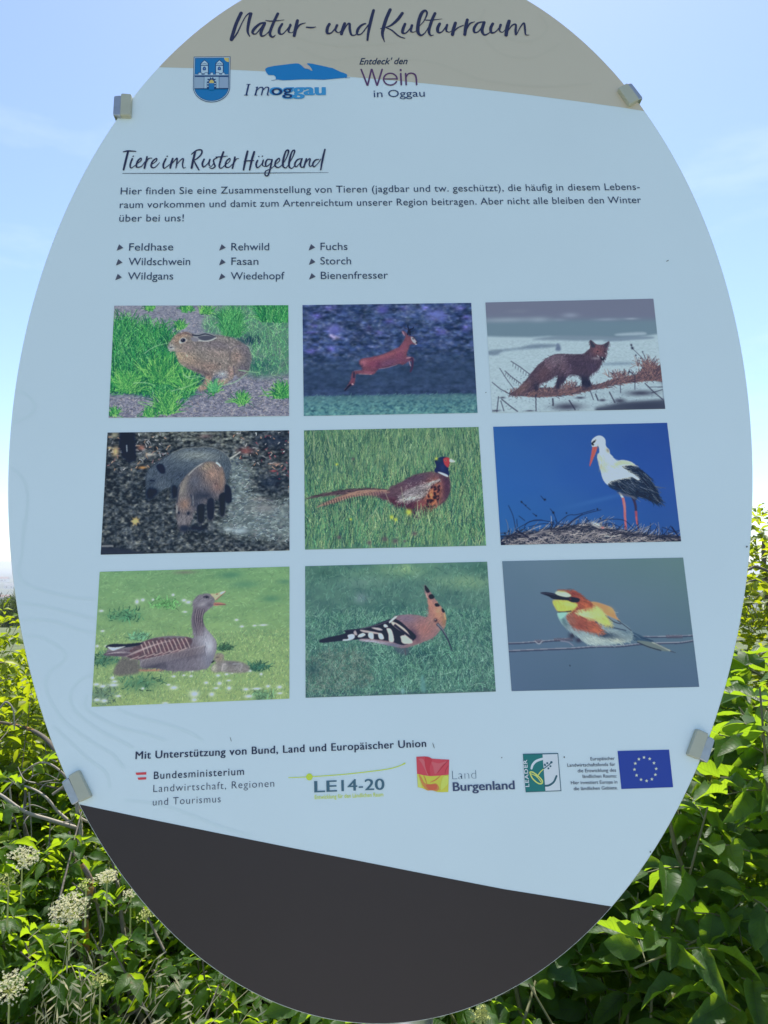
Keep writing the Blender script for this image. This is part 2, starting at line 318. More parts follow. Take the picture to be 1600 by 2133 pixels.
    s.line([(480, 640), (478, 690)], 16, (55, 48, 78)); s.line([(455, 745), (430, 765), (400, 800)], (20, 8), (32, 34, 60)); s.line([(460, 738), (475, 745)], 10, (190, 165, 190)); s.line([(520, 655), (630, 658)], 5, (190, 160, 180), .7); s.line([(690, 612), (760, 602), (850, 575)], 5, (170, 150, 180), .6); s.line([(480, 628), (540, 620)], 4, (130, 125, 165), .8)
    return s

def pic_fox():
    s = Pic([(25, 75), (1460, 43), (1562, 984), (83, 1017)], (104, 126, 160), 7)
    s.fill([(0, 0), (1600, 0), (1600, 260), (0, 230)], (104, 116, 152), 25, 1, False)
    s.fill([(0, 235), (1600, 225), (1600, 380), (0, 390)], (100, 130, 160), 12, 1, False)
    for b in ((200, 225, 260, 24, (132, 155, 188), .8), (480, 222, 90, 26, (132, 155, 188), .8), (745, 185, 70, 24, (130, 148, 185), .8), (1060, 222, 110, 14, (128, 148, 184), .8), (1265, 215, 60, 10, (136, 156, 190), .9), (300, 150, 100, 20, (114, 128, 160), .5), (650, 225, 60, 14, (124, 145, 180), .6)): s.blob(*b)
    s.fill([(30, 365), (150, 370), (400, 375), (570, 365), (780, 395), (1000, 385), (1180, 400), (1500, 345), (1560, 1060), (60, 1060)], (152, 184, 214), 4, 1, False)
    s.fill([(420, 395), (560, 370), (700, 362), (1100, 372), (1100, 395), (830, 405), (640, 400)], (112, 138, 170), 4); s.fill([(1150, 345), (1370, 330), (1380, 355), (1150, 362)], (140, 168, 200), 3)
    s.fill([(1040, 400), (1200, 372), (1450, 370), (1440, 385), (1250, 400), (1060, 412)], (112, 138, 172), 3)
    s.fill([(50, 490), (300, 465), (440, 435), (640, 440), (560, 462), (200, 490), (130, 525), (50, 525)], (108, 134, 168), 4); s.fill([(622, 470), (630, 430), (655, 440), (662, 488), (620, 488)], (98, 120, 160), 3)
    s.blob(300, 410, 150, 30, (150, 180, 212), .5); s.blob(1160, 600, 200, 16, (112, 140, 175), .8); s.blob(1000, 840, 500, 60, (140, 170, 200), .5)
    s.grain(s.mask([(40, 400), (1600, 400), (1600, 1060), (40, 1060)], False, 4), .06, 8, 4)
    sn = s.mask([(80, 700), (700, 700), (1560, 620), (1600, 1060), (80, 1060)], False, 2)
    s.scatter(300, sn, [(105, 130, 160), (125, 152, 182), (90, 105, 135)], 5, 40, 14, 2, .4, a=.7)
    for x, y, rx, ry in ((1350, 850, 130, 26), (1400, 960, 280, 40), (720, 965, 130, 34), (1170, 915, 50, 22), (1020, 910, 30, 12), (830, 890, 40, 10), (170, 888, 22, 8), (1530, 700, 40, 60), (400, 1000, 40, 6), (110, 1000, 40, 8)):
        s.blob(x, y, rx, ry, (62, 66, 92), .9)
    s.fill([(960, 975), (1200, 930), (1600, 900), (1620, 1060), (960, 1060)], (58, 66, 92), 6, .85, False)
    bank = s.mask([(230, 860), (420, 815), (640, 815), (830, 795), (1000, 775), (1100, 735), (1210, 712), (1320, 690), (1380, 620), (1450, 610), (1530, 645), (1560, 750), (1430, 745), (1200, 770), (1040, 800), (900, 830), (700, 870), (470, 885)], True, 2)
    s.mix(bank, (88, 80, 98)); s.scatter(1700, bank, [(105, 88, 100), (120, 96, 104), (62, 58, 82), (84, 72, 90), (140, 112, 116)], -12, 22, 36, 2, .5)
    for cx, cy, n, L in ((1420, 620, 90, 90), (1160, 710, 90, 60), (740, 800, 60, 60), (1400, 700, 70, 70), (560, 840, 50, 40), (290, 850, 60, 40)):
        x, y = s.T([(cx, cy)])[0]; s.stamp(x+s.r.randn(n)*22, y+s.r.randn(n)*4, math.radians(-90)+.7*s.r.randn(n), L*s.k*(.4+.7*s.r.rand(n)), 1.6, np.array([(110, 90, 105), (70, 62, 84), (140, 115, 118)])[s.r.randint(0, 3, n)]/255., .6*s.r.randn(n))
    fox = [(232, 858), (290, 820), (370, 740), (430, 660), (500, 590), (580, 535), (650, 517), (760, 520), (850, 517), (890, 490), (915, 465), (910, 410), (925, 402), (968, 435), (1025, 437), (1080, 410), (1060, 470), (1058, 510), (1040, 560), (1020, 575), (1010, 610), (970, 660), (910, 705), (915, 750), (930, 790), (850, 792), (835, 712), (740, 695), (690, 755), (655, 790), (660, 812), (612, 805), (625, 770), (635, 700), (560, 745), (490, 775), (470, 830), (435, 822), (330, 862), (270, 868)]
    m = s.fill(fox, (76, 66, 88), 1.2)
    for b in ((980, 480, 60, 50, (116, 84, 98), 1, 0), (640, 570, 80, 60, (96, 90, 110), .9, 0), (560, 620, 60, 60, (88, 80, 100), .8, 0), (520, 680, 110, 60, (92, 74, 90), .8, -50), (340, 810, 100, 40, (110, 92, 100), .9, -40), (700, 740, 50, 60, (52, 50, 74), .9, 0), (850, 740, 50, 60, (46, 48, 70), 1, 0), (900, 760, 40, 60, (44, 46, 70), 1, 0), (800, 600, 130, 50, (66, 58, 82), .8, 0), (940, 620, 50, 50, (72, 64, 92), .8, 0), (690, 620, 50, 60, (84, 72, 88), .7, 0), (460, 790, 24, 50, (48, 48, 70), .8, 0), (640, 760, 20, 50, (46, 48, 72), .8, 0)):
        s.blob(*b, clip=m)
    s.fur(4200, m, 24, [(600, 560, 150), (400, 740, 135), (800, 600, 170), (950, 580, 100), (980, 480, 90), (690, 700, 110), (880, 740, 95)], 1.3, .16, 16)
    s.fur(700, s.mask([(540, 560), (680, 530), (760, 640), (700, 700), (640, 620), (560, 640)], True, 6), 16, [(600, 580, 150)], 1.2, .1, 30, shift=.22)
    s.fill([(918, 412), (930, 415), (958, 455), (930, 462)], (58, 62, 84)); s.fill([(1035, 438), (1072, 420), (1055, 465)], (66, 66, 88))
    s.blob(965, 555, 40, 12, (140, 140, 165), .7, clip=m); s.line([(975, 530), (990, 545)], 9, (150, 160, 185)); s.line([(1045, 510), (1050, 522)], 8, (150, 160, 185)); s.line([(972, 495), (985, 500)], 9, (30, 30, 48)); s.line([(1035, 495), (1045, 500)], 8, (30, 30, 48)); s.fill([(1000, 545), (1035, 545), (1040, 565), (1015, 572)], (40, 44, 64)); s.fill([(1012, 545), (1025, 545), (1022, 558)], (150, 160, 185))
    K = (52, 54, 80)
    for P, w in (([(240, 578), (320, 630), (405, 695)], 6), ([(145, 638), (210, 740), (275, 828)], 5), ([(188, 660), (250, 715), (325, 770)], 6), ([(80, 756), (150, 815), (235, 862)], 6), ([(452, 860), (455, 1005)], 8), ([(137, 878), (122, 1012)], 7), ([(160, 900), (220, 950), (300, 1008)], 8), ([(155, 915), (183, 1005)], 6), ([(1268, 440), (1278, 470), (1340, 530), (1385, 575)], 4), ([(1365, 500), (1400, 570)], 4), ([(1300, 700), (1300, 820)], 6), ([(1208, 645), (1206, 695)], 7), ([(912, 820), (945, 908)], 6), ([(1080, 840), (1130, 935)], 9), ([(1175, 780), (1177, 850)], 6), ([(596, 895), (600, 960)], 12), ([(735, 910), (790, 995)], 10), ([(1385, 765), (1450, 830), (1540, 905)], 8), ([(1420, 800), (1540, 798)], 5), ([(505, 775), (548, 820)], 4), ([(1440, 850), (1540, 820)], 6), ([(960, 855), (985, 915)], 10), ([(1250, 665), (1300, 700)], 8)):
        s.line(P, w, K, .9, 1, False)
    for x, y, r in ((1268, 440, 9), (1277, 466, 12), (1366, 498, 6), (1307, 527, 7), (1350, 552, 6), (1250, 668, 9)): s.blob(x, y, r, r, (40, 42, 66), 1)
    for i in range(7): s.line([(260+i*22, 596+i*16), (256+i*22, 626+i*16)], 3, K); s.line([(200+i*18, 674+i*14), (196+i*18, 700+i*14)], 3, K)
    return s

def pic_boar():
    s = Pic([(93, 62), (1533, 44), (1536, 997), (38, 1031)], (48, 60, 88), 9)
    a = s.noise(14, 8, 4); b = s.noise(80, 40, 2)
    s.c = np.stack([.08+.22*a+.06*b, .13+.24*a+.06*b, .24+.25*a+.06*b], -1)
    wet = s.mask([(1050, 280), (1200, 300), (1250, 420), (1180, 520), (1350, 600), (1560, 620), (1560, 900), (1300, 900), (1100, 860), (950, 800), (1050, 720), (1060, 480)], True, 24)
    s.mix(wet, (104, 132, 158), .75); s.mix(s.mask([(340, 50), (1200, 50), (1060, 170), (800, 150), (560, 160), (400, 100)], True, 18), (92, 112, 138), .8)
    s.scatter(6500, ONE, [(70, 84, 115), (30, 40, 66), (100, 118, 146), (24, 32, 56), (52, 64, 94), (130, 148, 172)], 0, 60, 20, 3, 1.2, a=.85)
    s.soft(2); nz = s.noise(13, 8, 4)[..., None]; s.c = np.clip(s.c*(.15+1.75*np.abs(nz-.15))*np.array([1.14, 1.04, .86]), 0, 1); s.c = np.clip(s.c*1.12+.012, 0, 1); s.soft(1, .8); s.grain(ONE, .22, 5, 3)
    s.mix(wet, (116, 142, 162), .55); s.scatter(520, wet, [(52, 68, 98), (140, 165, 188), (84, 108, 136), (110, 112, 130), (160, 185, 205)], 0, 25, 24, 3, .5, a=.8)
    s.blob(1330, 660, 120, 40, (128, 132, 146), .6); s.blob(1150, 840, 70, 26, (150, 178, 205), .9); s.blob(1300, 590, 90, 20, (130, 130, 140), .5); s.blob(1050, 830, 40, 16, (160, 185, 210), .9)
    s.blob(1400, 450, 110, 70, (36, 46, 72), .6); s.blob(1420, 130, 140, 60, (40, 50, 76), .7)
    s.scatter(90, s.mask([(90, 60), (600, 60), (560, 330), (90, 400)], False, 1), [(150, 160, 178), (118, 96, 106), (150, 130, 118), (120, 130, 150)], 0, 60, 26, 5, .8)
    s.scatter(60, s.mask([(1080, 60), (1540, 60), (1540, 500), (1150, 300)], False, 1), [(150, 160, 178), (136, 84, 100), (160, 130, 118), (110, 60, 80)], 0, 60, 24, 5, .8)
    s.fill([(190, 60), (310, 62), (322, 285), (270, 300), (215, 260), (185, 160)], (22, 28, 50), 4, .97, False); s.line([(245, 160), (248, 215)], 9, (135, 155, 180))
    s.blob(155, 210, 26, 40, (190, 170, 130), 1); s.blob(108, 182, 16, 10, (190, 175, 140), 1); s.blob(150, 80, 34, 22, (150, 155, 140), .8); s.blob(360, 180, 30, 22, (160, 110, 100), .8); s.blob(430, 235, 40, 14, (175, 180, 185), .9); s.blob(370, 338, 34, 12, (190, 140, 80), .9); s.blob(1190, 205, 60, 26, (150, 95, 100), .8); s.blob(1410, 365, 26, 8, (170, 60, 70), .8); s.blob(1430, 310, 40, 12, (160, 130, 130), .7); s.blob(870, 90, 50, 18, (130, 110, 125), .6)
    s.fill([(280, 762), (300, 752), (286, 735), (312, 742), (326, 727), (330, 745), (352, 742), (338, 758), (350, 776), (328, 776), (325, 802), (312, 786), (292, 806), (298, 780)], (190, 172, 118), 2, .95, True)
    s.line([(1065, 268), (1110, 240), (1150, 212)], (14, 10), (165, 178, 190))
    b1 = [(400, 480), (400, 400), (430, 340), (510, 280), (600, 225), (700, 188), (800, 180), (900, 178), (980, 200), (1050, 250), (1075, 310), (1060, 400), (1040, 460), (1070, 500), (1075, 600), (1030, 608), (1020, 500), (700, 480), (640, 560), (610, 570), (600, 490), (520, 520), (470, 560), (420, 590), (405, 560)]
    m = s.fill(b1, (76, 92, 114), 1.5)
    for b in ((820, 240, 220, 46, (122, 138, 150), .9, 3), (520, 350, 90, 60, (70, 84, 108), .8, -30), (440, 530, 50, 50, (34, 44, 70), .95, 0), (700, 400, 160, 60, (56, 68, 92), .8, 0), (1010, 330, 60, 100, (70, 84, 104), .7, 0), (640, 520, 40, 50, (38, 48, 72), .9, 0), (1050, 560, 30, 60, (36, 46, 70), .9, 0), (450, 440, 40, 30, (40, 50, 74), .7, 0), (520, 460, 60, 30, (84, 98, 120), .6, 0)):
        s.blob(*b, clip=m)
    s.fur(4200, m, 26, [(820, 220, 170), (600, 300, 140), (450, 450, 100), (1040, 350, 80), (700, 420, 140)], 1.4, .2, 18)
    s.fill([(480, 330), (500, 310), (540, 320), (552, 380), (510, 380)], (26, 34, 58), 2); s.line([(430, 440), (470, 445)], 9, (24, 30, 52))
    b2 = [(640, 640), (650, 560), (665, 480), (720, 400), (790, 340), (860, 298), (930, 292), (990, 320), (1020, 380), (1030, 460), (1020, 530), (1025, 640), (1018, 712), (990, 712), (985, 600), (970, 570), (940, 590), (935, 735), (888, 732), (885, 620), (862, 640), (852, 768), (815, 765), (805, 680), (775, 690), (770, 740), (740, 800), (725, 840), (670, 830), (655, 790), (642, 720)]
    m = s.fill(b2, (98, 98, 112), 1.5)
    for b in ((920, 380, 90, 80, (142, 122, 118), .95, 20), (880, 320, 60, 24, (150, 142, 128), .8, -20), (790, 440, 60, 90, (78, 86, 108), .8, 30), (850, 530, 80, 60, (74, 80, 102), .8, 0), (965, 480, 50, 50, (126, 104, 106), .8, 0), (705, 620, 50, 50, (140, 118, 112), .9, 0), (700, 740, 50, 50, (110, 112, 128), .9, 0), (690, 520, 40, 60, (120, 122, 128), .7, 20), (835, 710, 30, 70, (28, 34, 56), 1, 0), (912, 680, 26, 70, (32, 38, 60), 1, 0), (1003, 640, 24, 80, (30, 36, 58), 1, 0), (700, 820, 50, 20, (40, 48, 70), .8, 0), (800, 620, 40, 50, (60, 68, 92), .7, 0)):
        s.blob(*b, clip=m)
    s.fur(4200, m, 24, [(920, 350, 60), (780, 440, 110), (850, 540, 80), (700, 620, 90), (990, 480, 80), (720, 760, 90)], 1.4, .2, 18)
    K = (22, 27, 44)
    s.blob(700, 470, 26, 90, (150, 150, 146), .5, 22, clip=m); s.blob(1000, 420, 24, 90, (150, 128, 116), .6, 0, clip=m); s.blob(800, 570, 50, 50, (50, 58, 78), .6, 0, clip=m)
    s.fill([(808, 640), (862, 630), (862, 700), (852, 772), (818, 772), (808, 700)], K, 2, .92); s.fill([(886, 600), (938, 590), (935, 735), (892, 738)], (28, 34, 52), 2, .9); s.fill([(980, 560), (1028, 540), (1026, 650), (1018, 716), (992, 716), (984, 640)], K, 2, .92); s.fill([(1026, 480), (1070, 500), (1078, 606), (1034, 610)], (26, 32, 50), 2, .9); s.fill([(606, 480), (650, 500), (640, 570), (612, 575)], K, 3, .85)
    s.fill([(404, 520), (440, 500), (500, 520), (470, 565), (425, 592), (405, 570)], K, 5, .85); s.blob(870, 560, 70, 26, (44, 50, 70), .8)
    s.line([(402, 480), (402, 400), (430, 345), (510, 285), (600, 230)], 5, (30, 38, 58), .6); s.line([(600, 225), (700, 186), (800, 178), (900, 176), (985, 200), (1050, 250), (1078, 310)], 5, (150, 162, 168), .6)
    s.line([(735, 400), (790, 345), (850, 305)], 8, (170, 182, 195), .8); s.line([(955, 298), (980, 315), (990, 332)], (16, 10), (205, 215, 225)); s.line([(645, 620), (655, 545), (668, 490)], 9, (50, 58, 82), .8); s.line([(765, 640), (770, 590), (752, 550)], 12, (50, 58, 80), .8); s.line([(645, 700), (645, 640)], 8, (165, 178, 192), .8); s.line([(772, 560), (775, 640)], 5, (160, 172, 190), .8)
    s.blob(735, 700, 14, 16, (22, 28, 48), 1); s.blob(660, 696, 9, 14, (26, 32, 52), 1); s.fill([(675, 800), (725, 800), (722, 838), (680, 835)], (44, 50, 72), 2, .8)
    s.blob(800, 820, 110, 24, (24, 30, 52), .8); s.fill([(40, 960), (240, 985), (420, 1020), (40, 1040)], (44, 48, 66), 4, .95, False); s.line([(45, 962), (140, 962)], 14, (112, 122, 138))
    return s

def pic_pheasant():
    s = Pic([(53, 66), (1489, 38), (1552, 1014), (61, 1047)], (74, 118, 110), 11)
    a = s.noise(60, 40, 3); b = s.noise(12, 30, 3)
    s.c = np.stack([.20+.18*a+.06*b, .36+.18*a+.10*b, .36+.10*a+.06*b], -1)
    s.mix(s.mask([(60, 640), (700, 640), (1200, 700), (1200, 820), (700, 800), (60, 800)], True, 24), (38, 70, 92), .8); s.mix(s.mask([(60, 200), (260, 200), (300, 360), (60, 380)], True, 24), (50, 86, 94), .6); s.blob(470, 340, 30, 70, (44, 66, 90), .7); s.blob(1440, 850, 120, 130, (50, 96, 96), .6)
    up = s.mask([(0, 0), (1600, 0), (1600, 560), (0, 620)], False, 2); lo = s.mask([(0, 560), (1600, 420), (1600, 1060), (0, 1060)], False, 2)
    G = [(96, 138, 104), (116, 156, 112), (66, 108, 92), (132, 166, 124), (88, 146, 102), (48, 86, 78), (150, 178, 140), (40, 74, 74)]
    s.scatter(3600, up, G, -86, 12, 70, 2.4, .3, jit=.1, a=.75)
    s.scatter(5200, lo, G+[(60, 130, 105), (40, 84, 92), (98, 170, 125)], -86, 14, 95, 2.2, .3, jit=.1, a=.9)
    s.blob(1200, 940, 120, 70, (130, 180, 120), .35); s.blob(1180, 160, 120, 60, (130, 165, 130), .3)
    tail2 = [(62, 635), (150, 600), (300, 568), (480, 545), (650, 545), (760, 560), (760, 600), (560, 590), (300, 600), (120, 622)]
    m = s.fill(tail2, (80, 66, 78), 1.2); s.fur(500, m, 40, [(300, 580, 172), (600, 560, 178)], 1.2, .2, 8)
    tail = [(172, 690), (240, 655), (330, 615), (450, 575), (560, 556), (700, 556), (800, 575), (800, 610), (680, 605), (560, 602), (440, 618), (330, 655), (230, 680)]
    m = s.fill(tail, (150, 122, 116), 1.2); s.blob(700, 590, 90, 24, (120, 92, 110), .8, clip=m); s.fur(500, m, 34, [(300, 640, 160), (600, 575, 175)], 1.2, .14, 8)
    for i in range(24):
        t = i/23.; x = 215+t*480; y0 = 668-95*t**.7; s.line([(x-4, y0-8), (x+8, y0+32+6*t)], 6 if t < .5 else 4, (48, 40, 60), .85)
    body = [(760, 540), (860, 490), (960, 435), (1060, 412), (1130, 405), (1200, 415), (1240, 440), (1255, 500), (1252, 570), (1215, 640), (1150, 690), (1080, 740), (1000, 790), (940, 770), (900, 710), (820, 690), (760, 650), (680, 620), (700, 590), (760, 580)]
    m = s.fill(body, (88, 66, 86), 1.5)
    for b in ((1000, 460, 160, 40, (84, 70, 96), .8, -8), (1215, 520, 40, 110, (72, 48, 76), .9, 0), (830, 560, 80, 50, (98, 78, 96), .8, -15), (800, 650, 90, 30, (88, 48, 66), .9, 15), (940, 690, 110, 50, (70, 38, 60), .9, 0), (1040, 760, 90, 30, (50, 44, 70), .9, 0), (1110, 600, 66, 120, (205, 128, 84), 1, 10), (1020, 670, 60, 40, (140, 78, 84), .8, 0), (1140, 520, 50, 60, (170, 110, 98), .8, 0)):
        s.blob(*b, clip=m)
    s.fur(2600, m, 24, [(1000, 460, 160), (1100, 600, 110), (1215, 520, 95), (820, 560, 170), (900, 700, 160)], 1.4, .17, 12)
    wing = [(840, 640), (870, 580), (960, 530), (1060, 500), (1160, 470), (1170, 482), (1110, 510), (1085, 560), (1050, 610), (990, 635), (900, 645)]
    w = s.fill(wing, (130, 132, 148), 1.5, .85); s.blob(930, 620, 90, 16, (175, 180, 188), .9, -12, clip=w); s.blob(1120, 490, 60, 12, (185, 188, 200), .9, -25, clip=w)
    s.fur(1500, w, 34, [(900, 600, 150), (1100, 500, 155)], 1.8, .34, 10)
    for i in range(46):
        x = 880+s.r.rand()*300; y = 445+s.r.rand()*75+(1180-x)*.2; s.line([(x, y), (x-10, y+10)], 5, (165, 160, 180), .7)
    sp = s.mask([(1090, 540), (1150, 490), (1175, 520), (1165, 620), (1130, 690), (1060, 700), (1060, 640)], True, 1)
    for i in range(60):
        x = 1055+s.r.rand()*120; y = 490+s.r.rand()*210; s.blob(x, y, 11, 10, (44, 22, 38), 1, 0, clip=sp)
    neck = [(1130, 325), (1165, 290), (1215, 285), (1250, 300), (1252, 330), (1238, 380), (1245, 440), (1200, 430), (1125, 405), (1140, 360)]
    m = s.fill(neck, (34, 42, 92), 1); s.blob(1190, 370, 26, 40, (44, 62, 120), .7, clip=m); s.blob(1160, 310, 30, 18, (38, 68, 88), .8, clip=m)
    s.fill([(1150, 410), (1180, 412), (1230, 432), (1236, 450), (1200, 438)], (200, 212, 226)); s.fill([(1198, 300), (1225, 288), (1250, 300), (1250, 340), (1235, 372), (1210, 350), (1200, 325)], (168, 60, 72)); s.blob(1216, 312, 7, 6, (210, 190, 150), .9); s.blob(1216, 312, 4, 4, (20, 20, 40), 1)
    s.fill([(1252, 300), (1275, 308), (1298, 322), (1280, 330), (1250, 326)], (195, 208, 205), .7); s.line([(1128, 326), (1150, 300)], 8, (30, 32, 70))
    s.scatter(240, s.mask([(700, 790), (1200, 760), (1200, 850), (700, 840)], True, 1), G, -88, 16, 80, 2, .3)
    for P in ([(850, 530), (880, 680), (930, 770)], [(720, 580), (770, 690), (850, 790)], [(560, 820), (680, 680)], [(230, 60), (290, 310)], [(985, 640), (985, 780)], [(1330, 1010), (1410, 950)], [(130, 70), (140, 300)]): s.line(P, (4, 3), (165, 180, 165), .9)
    for x, y, r in ((912, 738, 24), (770, 780, 16), (805, 800, 14), (435, 798, 10), (1140, 300, 12), (320, 345, 10)): s.blob(x, y, r, r, (190, 210, 70), 1)
    for x, y, r in ((715, 960, 28), (800, 975, 26), (585, 990, 22), (880, 975, 14), (455, 300, 14), (960, 915, 22), (340, 945, 20)): s.blob(x, y, r, r*.8, (92, 82, 96), .85)
    return s

def pic_stork():
    s = Pic([(47, 74), (1444, 42), (1557, 994), (109, 1024)], (42, 92, 178), 13)
    x = s.xx/s.W; y = s.yy/s.H; n = s.noise(160, 120, 2)
    s.c = np.stack([.17+.02*n-.01*x, .36-.07*x+.03*y+.02*n, .70-.05*x+.03*(1-abs(y-.5)*2)], -1)
    s.blob(900, 660, 300, 20, (56, 108, 190), .5, -12)
    body = [(880, 320), (890, 290), (920, 295), (975, 290), (1030, 345), (1100, 345), (1180, 380), (1200, 480), (1100, 500), (1000, 520), (965, 545), (925, 500), (905, 430), (890, 370)]
    black = [(1075, 398), (1130, 385), (1180, 390), (1240, 425), (1300, 475), (1305, 500), (1350, 560), (1388, 655), (1372, 690), (1345, 690), (1280, 655), (1200, 640), (1140, 630), (1060, 600), (990, 570), (965, 545), (990, 515), (1100, 490), (1175, 478), (1220, 500), (1205, 480), (1150, 440)]
    s.fill([(1050, 606), (1070, 610), (1092, 645), (1078, 650)], (195, 210, 225)); s.fill([(1150, 630), (1200, 640), (1190, 665), (1165, 665)], (50, 60, 85))
    s.line([(1085, 645), (1098, 720), (1102, 800), (1110, 905)], (20, 16), (205, 100, 112)); s.blob(1097, 700, 9, 24, (215, 110, 120), .8); s.line([(1092, 650), (1104, 760)], 6, (235, 140, 145), .6)
    s.line([(1168, 650), (1185, 700), (1190, 750)], (22, 18), (58, 50, 85)); s.line([(1190, 750), (1195, 810), (1200, 850)], (20, 14), (150, 72, 98)); s.line([(1198, 830), (1206, 870), (1214, 915)], (14, 12), (60, 50, 82)); s.line([(1190, 795), (1200, 860)], 7, (195, 100, 110))
    m = s.fill(body, (196, 214, 226), 1.2); mb = s.fill(black, (34, 46, 72), 1.2)
    s.fur(900, mb, 40, [(1150, 560, 20), (1300, 550, 50)], 1.4, .22, 10); s.scatter(70, mb, [(90, 104, 130), (70, 84, 112)], 35, 12, 60, 1.5, .2)
    s.fill([(1040, 600), (1150, 625), (1190, 640), (1120, 640), (1060, 620)], (92, 96, 120), 2, .7)
    s.fill([(985, 395), (1030, 360), (1080, 348), (1140, 362), (1175, 385), (1100, 375), (1050, 385), (1010, 402)], (196, 190, 170), 2); s.blob(1100, 360, 60, 10, (215, 205, 175), .7, 5, clip=m)
    head = [(832, 195), (845, 170), (880, 148), (915, 150), (942, 178), (948, 230), (975, 262), (975, 300), (930, 330), (880, 330), (895, 280), (890, 235), (868, 235), (838, 236)]
    h = s.fill(head, (208, 222, 230), 1); s.blob(962, 265, 16, 24, (110, 115, 120), .8, -20, clip=h)
    s.fill([(878, 300), (900, 300), (940, 380), (912, 430), (890, 380)], (186, 192, 185), 2, .7)
    for i in range(60):
        a = s.r.rand(); x0 = 885+a*60+s.r.rand()*20; y0 = 300+s.r.rand()*120; s.line([(x0, y0), (x0+14*(s.r.rand()-.3), y0+34)], 4, [(150, 150, 140), (222, 232, 236), (190, 184, 160)][s.r.randint(3)], .6)
    s.fur(700, m, 30, [(950, 450, 20), (1100, 380, 10), (920, 350, 70)], 1.3, .06, 12)
    s.fill([(1170, 476), (1200, 480), (1222, 500), (1205, 503), (1180, 490)], (215, 225, 232)); s.line([(860, 190), (838, 210), (850, 225)], 14, (25, 28, 45)); s.line([(870, 178), (845, 200)], 8, (40, 45, 60), .8)
    s.fill([(840, 238), (880, 236), (872, 270), (820, 396), (815, 390), (828, 310)], (208, 92, 88), 1, 1, False); s.line([(862, 240), (835, 320), (819, 392)], 4, (150, 60, 75), .7); s.line([(883, 215), (885, 250)], 7, (110, 105, 110), .6)
    nest = s.mask([(105, 985), (220, 930), (330, 940), (480, 895), (640, 875), (800, 862), (950, 895), (1080, 915), (1240, 935), (1400, 955), (1560, 970), (1560, 1060), (100, 1060)], True, 3)
    s.mix(nest, (28, 36, 62), .96)
    s.scatter(1500, nest, [(96, 100, 120), (130, 130, 142), (60, 66, 92), (160, 160, 168), (40, 46, 72), (20, 26, 48)], 0, 34, 70, 2, .8); s.scatter(160, nest, [(150, 152, 165), (120, 122, 140)], -10, 24, 130, 2.6, .5)
    for i in range(90):
        x0 = 120+s.r.rand()*1400; y0 = 960-80*math.exp(-((x0-720)/420)**2)+s.r.rand()*30; L = 60+s.r.rand()*200; t = s.r.randn()*.5-.1
        s.line([(x0-L*.5, y0-t*10), (x0, y0-30*s.r.rand()), (x0+L*.5, y0+10+20*t)], 3.5, [(30, 36, 60), (60, 60, 84), (24, 26, 48)][i % 3], .95)
    B = (30, 30, 62)
    for P in ([(230, 900), (280, 870), (380, 825), (480, 835), (540, 850)], [(290, 890), (330, 840), (440, 825)], [(540, 870), (640, 790), (720, 780), (860, 740)], [(560, 850), (640, 860), (700, 820), (760, 775)], [(640, 860), (740, 790), (910, 742)], [(880, 840), (960, 818), (1090, 825), (1160, 880), (1210, 910)], [(900, 870), (980, 850), (1060, 880)], [(168, 705), (205, 790), (225, 890)], [(250, 790), (300, 830)], [(235, 815), (240, 880)], [(110, 975), (200, 940), (240, 910)], [(500, 735), (530, 775), (560, 850)], [(425, 630), (458, 670)], [(265, 672), (310, 715), (345, 745)], [(1400, 880), (1540, 930)], [(1480, 875), (1540, 965)], [(1410, 945), (1475, 868)], [(1300, 900), (1280, 925)], [(1350, 900), (1365, 870)], [(220, 900), (330, 970), (400, 980)], [(780, 800), (830, 860)], [(330, 880), (440, 855), (540, 860)], [(1440, 930), (1550, 905)], [(360, 770), (395, 795)]):
        s.line(P, (4, 4), B, .95)
    s.line([(230, 905), (330, 962)], 9, (35, 35, 60)); s.line([(1478, 878), (1540, 962)], 9, B); s.line([(340, 950), (420, 925), (500, 905)], 12, (130, 134, 152), .8)
    for x, y, r in ((272, 678, 7), (305, 705, 5), (458, 660, 8), (525, 765, 9), (630, 768, 6), (878, 736, 7), (902, 812, 7), (140, 930, 7), (170, 912, 7), (388, 790, 6)): s.blob(x, y, r, r, (24, 24, 40), 1)
    s.blob(870, 862, 44, 16, (205, 215, 228), 1, 25); s.blob(920, 884, 12, 6, (205, 90, 100), 1); s.line([(850, 855), (900, 880)], 5, (90, 96, 110))
    return s

